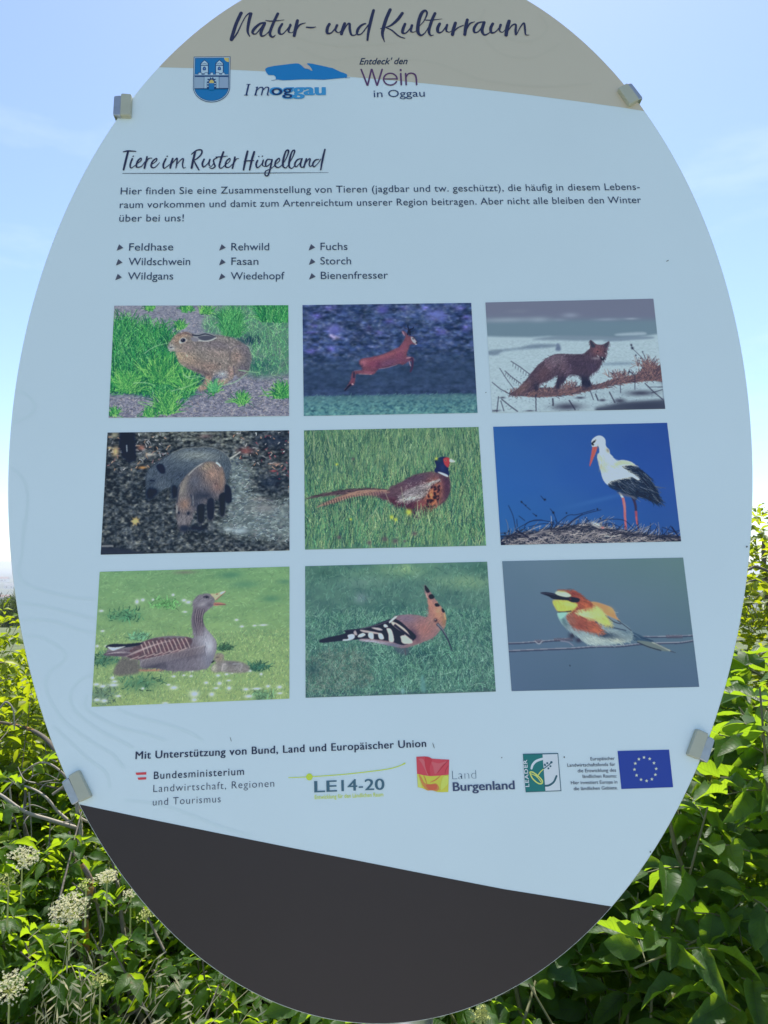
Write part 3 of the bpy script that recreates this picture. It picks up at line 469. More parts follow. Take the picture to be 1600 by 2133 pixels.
def pic_goose():
    s = Pic([(102, 77), (1539, 38), (1538, 1037), (40, 1099)], (108, 150, 120), 15)
    a = s.noise(70, 26, 4); y = s.yy/s.H
    s.c = np.stack([.36+.10*a+.10*y, .56+.10*a+.03*y, .42+.06*a-.02*y], -1)
    s.scatter(2600, s.mask([(0, 0), (1600, 0), (1600, 560), (0, 560)], False, 8), [(104, 150, 118), (122, 166, 126), (92, 140, 110), (136, 176, 140)], 0, 40, 26, 4, .5, a=.35)
    s.scatter(7000, s.mask([(0, 560), (1600, 520), (1600, 1100), (0, 1120)], False, 10), [(120, 158, 112), (140, 174, 122), (100, 142, 106), (158, 186, 140), (86, 128, 104), (132, 160, 118)], -80, 35, 16, 2, .5, a=.75)
    for x, y_, rx, ry, c in ((300, 410, 110, 40, (60, 118, 92)), (1100, 100, 100, 30, (66, 122, 104)), (1400, 280, 80, 30, (72, 126, 104)), (140, 745, 90, 40, (52, 98, 84)), (420, 920, 140, 50, (60, 108, 88)), (1300, 800, 60, 26, (40, 88, 78)), (120, 1010, 90, 60, (80, 112, 104)), (1330, 1020, 70, 34, (84, 130, 104)), (1050, 655, 50, 14, (46, 84, 66)), (750, 80, 90, 14, (110, 116, 112)), (400, 570, 60, 24, (84, 140, 118)), (1200, 170, 120, 30, (80, 134, 110)), (600, 320, 90, 30, (84, 150, 92)), (1500, 150, 60, 20, (76, 128, 108))):
        s.blob(x, y_, rx, ry, c, .75)
        if y_ > 300: s.scatter(70, s.mask([(x-rx, y_-ry), (x+rx, y_-ry), (x+rx, y_+ry), (x-rx, y_+ry)], True, 1), [tuple(np.array(c)*1.25), tuple(np.array(c)*.8)], -60, 60, 30, 4, .8, a=.8)
    for x, y_, rx, ry in ((385, 302, 18, 22), (430, 288, 18, 14), (742, 290, 20, 12), (776, 305, 28, 14), (508, 286, 12, 10), (660, 250, 14, 12), (1140, 438, 18, 10), (1340, 478, 40, 8), (1180, 488, 20, 10), (1275, 482, 18, 8), (113, 372, 22, 10), (123, 524, 18, 9), (82, 638, 16, 12), (150, 637, 14, 8), (750, 378, 20, 8), (800, 823, 18, 11), (1000, 860, 20, 12), (1065, 850, 18, 10), (1105, 842, 14, 8), (1240, 825, 18, 10), (665, 952, 34, 16), (665, 866, 18, 9), (740, 858, 16, 8), (796, 864, 16, 10), (910, 915, 20, 12), (1010, 920, 22, 16), (985, 956, 24, 9), (1083, 956, 20, 18), (1080, 898, 22, 8), (820, 1000, 40, 28), (952, 1003, 24, 18), (1230, 1018, 36, 14), (1210, 965, 26, 13), (1290, 960, 44, 10), (1376, 942, 20, 12), (1462, 948, 24, 14), (1465, 995, 26, 9), (75, 928, 30, 12), (124, 942, 28, 14), (205, 932, 44, 14), (200, 878, 20, 14), (80, 1045, 30, 14), (136, 1052, 30, 16), (243, 1016, 26, 10), (625, 930, 18, 8), (215, 905, 26, 10), (600, 1070, 30, 10), (820, 1045, 26, 16), (1325, 850, 14, 12), (430, 958, 14, 10)):
        s.blob(x, y_, rx*.9, ry*.9, (190, 212, 226), 1); s.blob(x+rx*.2, y_, rx*.4, ry*.4, (215, 230, 240), .8)
    s.fill([(215, 850), (225, 790), (265, 735), (330, 720), (390, 740), (410, 790), (400, 835), (300, 855)], (98, 100, 104), 3); m = s.mask([(215, 850), (225, 790), (265, 735), (330, 720), (390, 740), (410, 790), (400, 835), (300, 855)]); s.fur(700, m, 16, [(300, 780, 110)], 1.2, .1, 30)
    s.fill([(410, 815), (560, 812), (590, 824), (430, 828)], (165, 120, 110), 2)
    body = [(210, 712), (160, 700), (170, 660), (300, 640), (430, 605), (520, 575), (640, 560), (760, 565), (815, 575), (812, 530), (800, 440), (812, 360), (815, 300), (850, 255), (910, 240), (950, 248), (975, 280), (970, 325), (930, 360), (890, 400), (890, 450), (910, 500), (960, 560), (990, 610), (985, 680), (950, 770), (900, 812), (780, 825), (640, 825), (540, 805), (420, 800), (400, 740), (300, 720)]
    m = s.fill(body, (112, 112, 134), 1.2)
    for b in ((920, 620, 70, 110, (158, 168, 200), .95, 0), (880, 560, 50, 60, (150, 160, 188), .8, 0), (600, 640, 230, 60, (84, 66, 80), .95, 8), (420, 680, 130, 36, (94, 78, 92), .9, -8), (700, 770, 230, 50, (96, 96, 120), .8, 0), (930, 740, 60, 70, (112, 120, 150), .8, 0), (860, 430, 50, 110, (84, 74, 92), .9, 0), (880, 290, 70, 36, (122, 124, 148), .9, 0), (900, 320, 60, 30, (110, 112, 136), .8, 0), (540, 790, 120, 26, (72, 72, 94), .8, 0)):
        s.blob(*b, clip=m)
    s.fur(1800, m, 24, [(920, 620, 100), (600, 640, 165), (700, 770, 110), (860, 430, 95), (900, 290, 150)], 1.3, .1, 14)
    # scalloped wing feathers
    wm = s.mask([(310, 690), (430, 610), (560, 570), (700, 560), (800, 580), (790, 640), (700, 680), (560, 710), (400, 740), (320, 720)], True, 1)
    for r_ in range(6):
        for q in range(11):
            x = 790-q*46-r_*22; y0 = 590+r_*26-abs(q-2)*2+q*3; c = s.mask([(x+34, y0-20), (x+10, y0-22), (x-22, y0+4), (x-26, y0+26), (x+4, y0+26), (x+34, y0+6)], True, .5)*wm
            s.mix(c, (86+8*(q % 2), 70, 86), .9); e = s.raw(s.T(catmull([(x-24, y0), (x-31, y0+24), (x-2, y0+33), (x-2, y0+24), (x-19, y0+19), (x-14, y0+4)], True, 6))).astype(float)*wm
            s.mix(s.blur(e, 1), (206, 198, 208), 1.)
    for i in range(12):
        x = 775-i*31; s.line([(x-22, 574+i*3.2), (x-2, 612+i*4), (x+14, 652+i*4.5)], (7, 5), (198, 190, 200), .85)
    for i in range(7): s.line([(330+i*62, 742-i*11), (400+i*62, 716-i*11)], 6, (190, 184, 196), .8)
    for i in range(9): s.line([(300+i*10, 716-i*5), (380+i*20, 690-i*9), (460+i*26, 640-i*6)], (3, 2), (172, 164, 180), .75)
    for i in range(44):
        x = 430+i*11; y0 = 738-i*2.6+5*s.r.rand(); s.line([(x, y0), (x-14, y0+26), (x-6, y0+60)], (5, 2), (188, 190, 206), .6); s.line([(x+6, y0+4), (x-4, y0+34), (x+6, y0+84)], (6, 2), (50, 46, 64), .7)
    for i in range(34): x = 620+i*9; s.line([(x, 715+s.r.rand()*40), (x-8, 790+s.r.rand()*20)], 2.5, (150, 152, 176), .5)
    for i in range(9): s.line([(832+i*8+s.r.rand()*5, 360), (822+i*8, 430), (838+i*6, 500), (840+i*6, 560)], (3.5, 3), (168, 166, 186) if i % 2 else (50, 44, 64), .8)
    s.fill([(150, 640), (200, 622), (300, 622), (420, 612), (400, 632), (290, 650), (180, 660)], (34, 38, 58), 1); s.fill([(160, 645), (220, 648), (300, 640), (240, 662), (200, 672)], (198, 212, 226), 1); s.fill([(130, 706), (180, 682), (300, 668), (340, 690), (300, 712), (220, 714)], (88, 78, 100), 1)
    for i in range(4): s.line([(150+i*20, 700-i*4), (290+i*20, 672+i*6)], 3, (178, 180, 200), .8)
    s.fill([(945, 245), (980, 242), (1050, 222), (1055, 230), (1015, 262), (985, 290), (970, 270)], (205, 172, 150), 1); s.fill([(1020, 232), (1052, 222), (1050, 234), (1020, 246)], (205, 214, 214), 1); s.line([(1058, 228), (1015, 264), (985, 290)], 4, (110, 66, 80)); s.fill([(972, 310), (1020, 308), (1062, 322), (1010, 330), (972, 332)], (168, 118, 112), 1); s.line([(975, 320), (1060, 324)], 4, (90, 60, 76)); s.line([(988, 247), (1000, 243)], 5, (60, 50, 60))
    s.line([(890, 268), (915, 262), (935, 272)], 14, (62, 58, 80), .9); s.blob(915, 268, 8, 7, (18, 18, 34), 1); s.blob(880, 320, 40, 16, (172, 178, 200), .5, -20, clip=m); s.blob(940, 325, 24, 16, (80, 76, 98), .6, clip=m)
    s.blob(940, 640, 26, 50, (172, 186, 216), .7, 0, clip=m)
    g = s.fill([(955, 820), (960, 780), (990, 765), (975, 735), (985, 700), (1015, 690), (1045, 705), (1048, 745), (1100, 750), (1160, 755), (1210, 775), (1240, 800), (1220, 835), (1100, 840), (1030, 832), (980, 835)], (122, 124, 132), 2)
    for b in ((1010, 720, 34, 34, (136, 130, 122), .9, 0), (975, 800, 24, 34, (160, 170, 165), .9, 0), (1130, 770, 80, 20, (98, 100, 116), .8, 5), (1160, 800, 50, 24, (128, 132, 146), .8, 0), (1050, 800, 20, 30, (150, 156, 172), .8, 0)): s.blob(*b, clip=g)
    s.fur(600, g, 14, [(1100, 790, 170), (1010, 720, 120)], 1.2, .12, 30); s.line([(952, 764), (975, 748)], 10, (30, 32, 40)); s.line([(985, 722), (1010, 722)], 7, (60, 60, 68), .8); s.line([(1030, 825), (1040, 780), (1062, 775)], 9, (172, 178, 196), .8); s.line([(1110, 775), (1180, 775), (1165, 825)], 7, (150, 160, 178), .8)
    return s

def pic_hoopoe():
    s = Pic([(59, 73), (1486, 38), (1554, 1056), (63, 1105)], (62, 110, 112), 17)
    a = s.noise(90, 40, 3); b = s.noise(26, 20, 3); y = s.yy/s.H
    s.c = np.stack([.22+.12*a*(1-y)+.06*b, .38+.14*a*(1-y)+.08*b-.04*y, .41+.06*a+.06*b-.05*y], -1)
    for x, y_, rx, ry, c in ((820, 110, 260, 60, (120, 165, 130)), (1330, 200, 240, 60, (130, 170, 135)), (500, 200, 200, 50, (100, 140, 140)), (500, 320, 60, 40, (120, 145, 170)), (1100, 190, 120, 30, (110, 155, 135)), (850, 90, 40, 30, (160, 200, 150)), (200, 130, 150, 60, (52, 92, 88)), (1440, 90, 90, 40, (56, 100, 92)), (700, 400, 240, 50, (50, 96, 100))): s.blob(x, y_, rx, ry, c, .6)
    G = [(72, 124, 118), (92, 150, 138), (48, 94, 98), (110, 165, 155), (60, 112, 104), (38, 80, 88), (80, 140, 118), (125, 172, 165)]
    s.scatter(1600, s.mask([(0, 100), (1600, 80), (1600, 500), (0, 500)], False, 20), G, -80, 40, 34, 4, .6, a=.35)
    s.scatter(7800, s.mask([(0, 470), (1600, 430), (1600, 1120), (0, 1120)], False, 20), G, -85, 42, 46, 2, .9, jit=.1, a=.85)
    s.scatter(700, s.mask([(60, 800), (460, 760), (560, 1000), (60, 1060)], True, 10), [(120, 140, 140), (96, 120, 118), (60, 90, 88)], -60, 60, 50, 2, .9, a=.8)
    s.blob(950, 770, 180, 50, (30, 66, 78), .75); s.blob(1240, 850, 120, 40, (52, 96, 92), .4); s.blob(120, 880, 60, 60, (36, 70, 84), .5)
    s.scatter(1300, s.mask([(600, 700), (1300, 680), (1400, 1060), (600, 1060)], False, 6), G, -85, 42, 56, 2, .9, a=.85)
    s.fill([(975, 920), (1000, 980), (1005, 1060), (965, 1040)], (84, 140, 150), 3, .8); s.blob(825, 1050, 16, 24, (110, 165, 185), .8)
    s.fill([(760, 705), (860, 700), (870, 760), (800, 760)], (70, 84, 110), 4, .7); s.line([(840, 700), (850, 770)], 8, (80, 80, 96))
    tail = [(170, 660), (200, 640), (370, 600), (375, 575), (520, 555), (640, 520), (740, 485), (780, 460), (700, 600), (520, 640), (360, 655), (200, 672)]
    s.fill(tail, (34, 34, 58), 1.2)
    body = [(740, 490), (780, 462), (850, 452), (940, 455), (1010, 470), (1030, 440), (1025, 350), (1005, 290), (998, 230), (1012, 230), (1060, 300), (1110, 370), (1155, 430), (1166, 500), (1150, 560), (1120, 570), (1080, 620), (1000, 660), (920, 690), (840, 712), (760, 700), (700, 690), (620, 670), (520, 660), (490, 645), (560, 600), (680, 540)]
    m = s.fill(body, (130, 106, 122), 1.2)
    for b in ((860, 480, 110, 40, (118, 106, 136), 1, 5), (1000, 560, 90, 80, (150, 108, 112), .95, 0), (920, 600, 30, 60, (70, 56, 84), .8, -30), (1100, 480, 60, 60, (160, 120, 112), .9, 0), (1040, 380, 40, 80, (178, 124, 116), .9, -15), (1110, 420, 36, 60, (196, 140, 116), .9, -20), (600, 665, 160, 14, (160, 176, 214), .95, 8), (760, 690, 80, 16, (96, 108, 146), .9, 5), (1150, 500, 20, 50, (140, 112, 80), .7, 0), (1120, 560, 30, 20, (140, 130, 136), .7, 0), (1045, 500, 30, 30, (150, 120, 124), .5, 0)):
        s.blob(*b, clip=m)
    s.fur(1900, m, 20, [(860, 480, 170), (1000, 560, 130), (1100, 480, 120), (1050, 380, -110), (700, 690, 175)], 1.3, .08, 14)
    D = (32, 30, 54); Wt = (196, 206, 216)
    s.fill([(640, 520), (740, 485), (800, 500), (870, 560), (930, 620), (900, 660), (830, 690), (720, 660), (560, 640), (440, 640), (450, 600), (520, 580)], D, 1.2)
    for P, c in (([(720, 505), (760, 470), (785, 462), (750, 500), (725, 518)], Wt), ([(745, 505), (800, 530), (860, 580), (900, 650), (895, 670), (850, 620), (790, 570), (740, 525)], (188, 180, 186)), ([(675, 535), (690, 525), (712, 545), (685, 552)], Wt), ([(700, 560), (735, 565), (755, 620), (755, 665), (720, 660), (715, 610)], (190, 190, 200)), ([(810, 620), (850, 615), (905, 670), (850, 682), (820, 670), (812, 640)], (184, 184, 194)), ([(585, 552), (640, 555), (670, 572), (640, 575), (590, 560)], (170, 172, 190)), ([(495, 570), (600, 585), (660, 600), (640, 605), (520, 590)], (170, 165, 180)), ([(635, 600), (665, 602), (680, 640), (650, 645), (636, 625)], Wt), ([(560, 595), (595, 600), (598, 640), (575, 642), (556, 622)], Wt), ([(480, 610), (515, 595), (535, 610), (505, 628), (475, 628)], Wt), ([(395, 612), (440, 605), (450, 630), (420, 650), (360, 658), (360, 645), (398, 640)], (190, 208, 230)), ([(440, 590), (455, 575), (470, 610), (450, 612)], (160, 160, 180))): s.fill(P, c, 1)
    for P in ([(738, 545), (790, 580), (840, 605)], [(770, 620), (800, 670)], [(760, 530), (850, 600), (900, 640)]): s.line(P, 18, D, .95)
    s.line([(500, 562), (620, 535), (720, 500)], 5, (120, 116, 140), .7); s.line([(380, 578), (500, 566)], 6, (60, 58, 80), .7)
    for P in ([(998, 228), (1010, 228), (1038, 270), (1020, 280), (1004, 262)], [(1030, 302), (1056, 292), (1074, 318), (1042, 330)], [(1078, 368), (1100, 362), (1116, 384), (1086, 388)], [(1130, 405), (1145, 408), (1156, 430), (1138, 432)]): s.fill(P, (26, 26, 44), 1)
    s.line([(1008, 285), (1020, 320)], 6, (205, 190, 190), .7); s.line([(1150, 440), (1163, 490)], 8, (205, 170, 120), .8)
    s.blob(1083, 495, 14, 14, (40, 26, 44), 1); s.blob(1080, 491, 4, 4, (190, 200, 215), 1); s.line([(1095, 522), (1135, 570), (1175, 640), (1212, 735)], (22, 7), (52, 60, 86)); s.line([(1098, 525), (1140, 570), (1170, 620)], (8, 3), (150, 156, 176), .8)
    return s

def pic_bee_eater():
    s = Pic([(41, 71), (1443, 43), (1568, 1045), (114, 1078)], (86, 112, 146), 19)
    x = s.xx/s.W; y = s.yy/s.H; n = s.noise(200, 200, 2)
    s.c = np.stack([.34-.06*y+.02*n, .46-.07*y+.02*x*(1-y)+.01*n, .585-.05*y-.06*x*(1-y)+.03*n], -1)
    for w_, P in (((8), [(88, 706), (200, 702), (320, 693), (450, 683), (560, 672)]), (8, [(1115, 655), (1300, 655), (1520, 645)]), (9, [(92, 765), (400, 752), (580, 745), (760, 732), (950, 728), (1100, 712), (1300, 703), (1420, 700), (1522, 684)])):
        s.line([(p[0], p[1]+4) for p in P], w_+5, (54, 60, 92), .9); s.line([(p[0], p[1]-1) for p in P], w_*.55, (158, 172, 200), .95)
    for x0, x1, yy in ((290, 355, 692), (440, 590, 680), (1310, 1440, 655)):
        for i in range(int((x1-x0)/9)):
            xx = x0+i*9; s.line([(xx, yy-14+s.r.rand()*6), (xx+10, yy+14)], 6, (60, 58, 84), .9); s.line([(xx+3, yy-12), (xx+10, yy+8)], 3, (155, 160, 186), .8)
    s.line([(290, 690), (325, 712), (350, 690)], 7, (150, 162, 190)); s.line([(490, 690), (550, 700), (592, 730)], 8, (120, 130, 165)); s.blob(580, 650, 28, 24, (50, 48, 72), .95); s.blob(630, 685, 26, 18, (54, 46, 72), .9)
    s.fill([(870, 620), (1000, 600), (1040, 615), (1130, 655), (1215, 695), (1150, 700), (1040, 690), (900, 650)], (56, 84, 118), 1.2); s.fill([(1080, 690), (1200, 700), (1300, 740), (1350, 768), (1270, 765), (1180, 745)], (98, 118, 128), 1.2); s.line([(1085, 700), (1180, 738), (1272, 764)], 7, (40, 48, 72)); s.line([(1200, 700), (1300, 745), (1350, 770)], 7, (165, 180, 180)); s.line([(1340, 768), (1388, 782)], (8, 3), (60, 70, 92)); s.line([(1220, 712), (1330, 755)], 3, (60, 76, 96), .7)
    s.line([(1000, 630), (1100, 660), (1210, 692)], 5, (40, 56, 88)); s.line([(980, 612), (1060, 640), (1110, 670)], 4, (110, 140, 170), .8)
    body = [(470, 470), (520, 462), (600, 440), (700, 400), (760, 390), (870, 425), (900, 455), (920, 500), (960, 545), (1040, 610), (1040, 690), (960, 705), (900, 718), (800, 722), (700, 715), (650, 680), (600, 640), (530, 590), (490, 540), (470, 500)]
    m = s.fill(body, (130, 158, 178), 1.2)
    for b in ((500, 500, 34, 50, (130, 190, 205), .9, -20), (600, 600, 70, 40, (120, 150, 175), .8, 40), (760, 680, 110, 40, (155, 180, 192), .9, 0), (920, 680, 70, 24, (170, 190, 190), .9, 10), (980, 600, 70, 36, (84, 112, 142), .9, 30), (820, 640, 60, 20, (34, 46, 74), .9, 10), (520, 540, 24, 50, (70, 100, 120), .8, -20)):
        s.blob(*b, clip=m)
    s.blob(860, 640, 120, 24, (52, 70, 98), .7, 12, clip=m); s.fur(1300, m, 26, [(500, 540, 60), (760, 680, 30), (980, 600, 30), (600, 600, 50)], 1.2, .09, 10); s.fill([(1000, 690), (1060, 640), (1060, 720), (960, 725)], (84, 108, 136), 3, .0)
    s.fill([(535, 500), (580, 470), (680, 485), (750, 530), (800, 590), (815, 610), (760, 628), (680, 610), (610, 590), (560, 555)], (148, 84, 72), 2); s.blob(640, 560, 60, 40, (126, 66, 62), .6); w = s.mask([(535, 500), (580, 470), (680, 485), (750, 530), (815, 610), (760, 628), (680, 610), (610, 590), (560, 555)]); s.blob(760, 600, 50, 24, (180, 104, 76), .9, 20, clip=w); s.blob(570, 520, 30, 40, (120, 92, 92), .6, clip=w); s.fur(600, w, 36, [(600, 540, 45), (750, 590, 30)], 1.6, .14, 10)
    s.fill([(700, 400), (760, 388), (870, 425), (905, 460), (925, 505), (955, 545), (900, 520), (830, 480), (780, 430)], (184, 134, 92), 2); s.blob(880, 450, 30, 22, (200, 160, 104), .5, 40); s.fill([(840, 500), (890, 510), (960, 545), (1035, 610), (1000, 612), (880, 600), (830, 590)], (104, 132, 160), 1.5); s.line([(835, 490), (900, 540), (960, 560)], 6, (50, 56, 80)); s.line([(930, 530), (1000, 580), (1040, 612)], 5, (40, 48, 74)); s.line([(760, 540), (830, 570), (1000, 610)], 7, (40, 54, 82), .8)
    s.fill([(600, 465), (680, 425), (750, 415), (800, 440), (840, 500), (875, 550), (860, 568), (800, 550), (740, 520), (660, 500)], (196, 192, 120), 2); w = s.mask([(600, 465), (680, 425), (750, 415), (800, 440), (875, 550), (800, 550), (740, 520), (660, 500)]); s.blob(660, 480, 60, 26, (214, 206, 176), .8, clip=w); s.blob(830, 530, 30, 34, (186, 186, 84), .8, 40, clip=w); s.fur(500, w, 36, [(700, 460, 30), (840, 520, 50)], 1.5, .07, 10)
    s.fill([(465, 300), (510, 292), (570, 292), (620, 310), (680, 360), (720, 385), (740, 420), (680, 435), (620, 450), (600, 470), (560, 480), (590, 440), (600, 400), (560, 350)], (138, 74, 62), 1.5); s.blob(680, 410, 50, 30, (182, 98, 68), .8, 30); s.blob(590, 320, 40, 16, (128, 60, 64), .7, 20); w = s.mask([(510, 292), (570, 292), (680, 360), (740, 420), (600, 470), (600, 400)]); s.fur(500, w, 26, [(600, 320, 20), (680, 410, 40)], 1.4, .12, 12)
    s.fill([(450, 318), (475, 302), (530, 310), (572, 335), (560, 352), (510, 352), (465, 335)], (184, 206, 190), 1.5); s.blob(500, 305, 30, 8, (150, 160, 90), .6)
    s.fill([(430, 378), (470, 370), (560, 372), (622, 405), (600, 435), (560, 462), (480, 465), (445, 425)], (194, 184, 84), 1.5); w = s.mask([(430, 378), (470, 370), (560, 372), (622, 405), (560, 462), (480, 465)]); s.blob(560, 405, 60, 16, (222, 212, 130), .7, 10, clip=w); s.fur(260, w, 16, [(500, 420, 60)], 1.3, .06, 20)
    s.fill([(335, 318), (380, 312), (440, 322), (475, 338), (540, 352), (575, 348), (635, 362), (630, 388), (580, 390), (540, 375), (440, 366), (400, 345)], (34, 32, 54), 1); s.blob(565, 365, 9, 8, (110, 40, 50), .9); s.line([(345, 320), (400, 324), (450, 335)], 4, (84, 88, 112), .9); s.line([(470, 466), (520, 466), (575, 458)], 7, (32, 34, 50))
    s.fill([(472, 474), (540, 470), (520, 500), (495, 520), (478, 505)], (128, 196, 196), 2); s.line([(562, 876), (566, 886)], 6, (20, 26, 46), .9)
    return s
PICS = [pic_hare, pic_deer, pic_fox, pic_boar, pic_pheasant, pic_stork, pic_goose, pic_hoopoe, pic_bee_eater]
# ================================================================= the information board
Rb = rodr((-.235766, -.039224, -.026735)); Tb = np.array([-.311939, -.238593, .8926])
Hb = np.linalg.inv(np.c_[Rb[:, 0], Rb[:, 1], Tb])
def uv(px, py):
    """point of the photograph -> (right, down) in metres on the board"""
    q = Hb@np.array([(px-800)/FPX, (py-1066.5)/FPX, 1.]); return np.array([q[0]/q[2], q[1]/q[2]])
cp, sp_ = math.cos(PITCH), math.sin(PITCH)
def c2w(v): return np.array([v[0], v[2]*cp+v[1]*sp_, -v[1]*cp+v[2]*sp_])
E0, EX, EY = c2w(Tb)+np.array([0, 0, CAM_Z]), c2w(Rb[:, 0]), c2w(Rb[:, 1]); EN = -c2w(Rb[:, 2])
def bw(u, v, z=0.): return Vector(E0+EX*u+EY*v+EN*z)
def W_(P, z): return [bw(*uv(*p), z) for p in P]

edge_px = [(78,600),(50,697.6),(31.7,810),(21.5,905),(17.6,990),(20,1120),(28.9,1226),(43.3,1318),(64.3,1407),(91.9,1509.5),(118,1575),(168.7,1678),(205,1748),(253,1819),(318,1903),(385,1970.6),(450,2021),(830,2132.4),(914,2120),(990.6,2097),(1036,2078.7),(1100,2044),(1170,1988),(1242.5,1923),(1278.6,1885),(1352.5,1782),(1397,1717),(1431.6,1644.7),(1450.5,1603),(1567.4,1040),(1563,1141.7),(1553,1232),(1538.4,1319),(1516.6,1409),(1480,1531),(1514.6,600),(1536.6,680.5),(1551,766),(1563,868),(1567.8,966),(1566,1088),(1100,1.5),(1175,50),(1240.6,112.5),(1300,178),(1343.7,231),(1387.5,294),(1443.7,403),(1484,503),(1525,640),(500,1.5),(437.5,44),(344,126.5),(276.6,203),(239,253),(187.5,334),(150,409),(103,525),(67,640)]
CU = np.array([.31321726, .12297502]); AX = (.62847962, .41885194); VE = np.array([[.0516233, -.99866663], [-.99866663, -.0516233]])
def ell_r(th): return 1/np.sqrt((np.cos(th)*VE[0, 0]+np.sin(th)*VE[1, 0])**2/AX[0]**2+(np.cos(th)*VE[0, 1]+np.sin(th)*VE[1, 1])**2/AX[1]**2)
_q = np.array([uv(*p) for p in edge_px])-CU; _th = np.arctan2(_q[:, 1], _q[:, 0]); _dr = np.hypot(_q[:, 0], _q[:, 1])/ell_r(_th)-1
_A = np.column_stack([f(k*_th) for k in range(1, 5) for f in (np.cos, np.sin)]); _co = np.linalg.lstsq(np.r_[_A, .25*np.eye(8)*3], np.r_[_dr, np.zeros(8)], rcond=None)[0]
def board_edge(n=220, scale=1., off=0.):
    th = np.linspace(0, 2*np.pi, n, endpoint=False); A = np.column_stack([f(k*th) for k in range(1, 5) for f in (np.cos, np.sin)])
    r = ell_r(th)*(1+A@_co)*scale+off; return np.c_[CU[0]+r*np.cos(th), CU[1]+r*np.sin(th)]

POST_U = uv(868, 2125)
base = bw(POST_U[0]-.002, CU[1], -.06); base.z = 0
sign = tag(empty('information_board', (base.x, base.y, 0)), 'large white oval information board with nine animal photographs, clamped to a metal post', 'information board')

def printmat(name, col, rough=.32): return mat(name, col, rough, .5, 0, 0)
M_white = vary(printmat('white_print', (.81, .892, .895), .26), 5, .045, 8)
M_beige = vary(printmat('beige_print', (.68, .58, .43)), 6, .015, 3)
M_dark = vary(printmat('dark_brown_print', (.031, .017, .016), .42), 30, .06, 3)
M_navy = printmat('navy_ink', (.022, .024, .072)); M_ink = printmat('blue_black_ink', (.028, .055, .115))
M_grey = printmat('grey_ink', (.10, .10, .135))
M_cont = printmat('pale_contour_ink', (.765, .858, .852)); M_contb = printmat('dim_contour_ink', (.665, .57, .422))
M_rim = vary(mat('brushed_aluminium_edge', (.78, .78, .78), .35, .5, .6), 60, .1)

# board body: 4 mm composite sheet with a slightly rounded rim
ed = board_edge(260); n = len(ed); prof = [(1., -.0008, -.0040), (1., 0, -.0034), (1., 0, -.0006), (1., -.0006, 0.)]
V = []; F = []
for s_, o, z in prof:
    e = board_edge(260, 1., o)
    V += [bw(a, b, z) for a, b in e]
for k in range(3):
    for i in range(n): F.append((k*n+i, k*n+(i+1) % n, (k+1)*n+(i+1) % n, (k+1)*n+i))
rim = child('rim', mesh('rim', V, F), sign, [M_rim], True)
F2 = [tuple(range(n))]
child('front_sheet', mesh('front_sheet', [bw(a, b, 0) for a, b in board_edge(260, 1., -.0006)], F2), sign, [M_white])
child('back_sheet', mesh('back_sheet', [bw(a, b, -.004) for a, b in board_edge(260, 1., -.0008)], [tuple(range(n))[::-1]]), sign, [vary(mat('grey_back', (.45, .45, .45), .5), 20, .05)])

def clip_edge(keep, n=700, inset=-.0009):
    e = board_edge(n, 1., inset); return [p for p in e if keep(p)]
def poly_obj(name, P, z, m, parent=None, label=None):
    """flat print: polygon given on the board (u, v)"""
    o = child(name, mesh(name, [bw(a, b, z) for a, b in P], [tuple(range(len(P)))]), parent or sign, [m])
    if label: o['label'] = label
    return o
def band(name, line_px, above, z, m, label):
    L_ = np.array([uv(*p) for p in line_px])
    def side(p): return np.interp(p[0], L_[:, 0], L_[:, 1])-p[1]
    e = board_edge(1400, 1., -.0009); k = np.array([(side(p) > 0) == above for p in e])
    st = [i for i in range(len(e)) if k[i] and not k[i-1]][0]; run = []
    i = st
    while k[i % len(e)]: run.append(e[i % len(e)]); i += 1
    inner = [p for p in L_ if min(run[0][0], run[-1][0]) < p[0] < max(run[0][0], run[-1][0])]
    if run[-1][0] > run[0][0]: inner = inner[::-1]
    poly_obj(name, run+inner, z, m, None, label)
top_line = [(300, 139), (333, 140), (420, 142.5), (500, 146), (552, 148.7), (650, 154), (740, 161), (820, 167.5), (900, 175), (1000, 185.5), (1100, 197.5), (1200, 210.5), (1287, 222.5), (1344, 232), (1380, 238)]
band('beige_band', top_line, True, .0002, M_beige, 'beige printed band across the top')
band('dark_band', [(120, 1663.6), (163, 1674), (300, 1703.8), (450, 1734.4), (600, 1764.5), (750, 1793.5), (900, 1823), (1050, 1852), (1150, 1868), (1277, 1886), (1320, 1892)], False, .0002, M_dark, 'dark brown printed area at the foot')

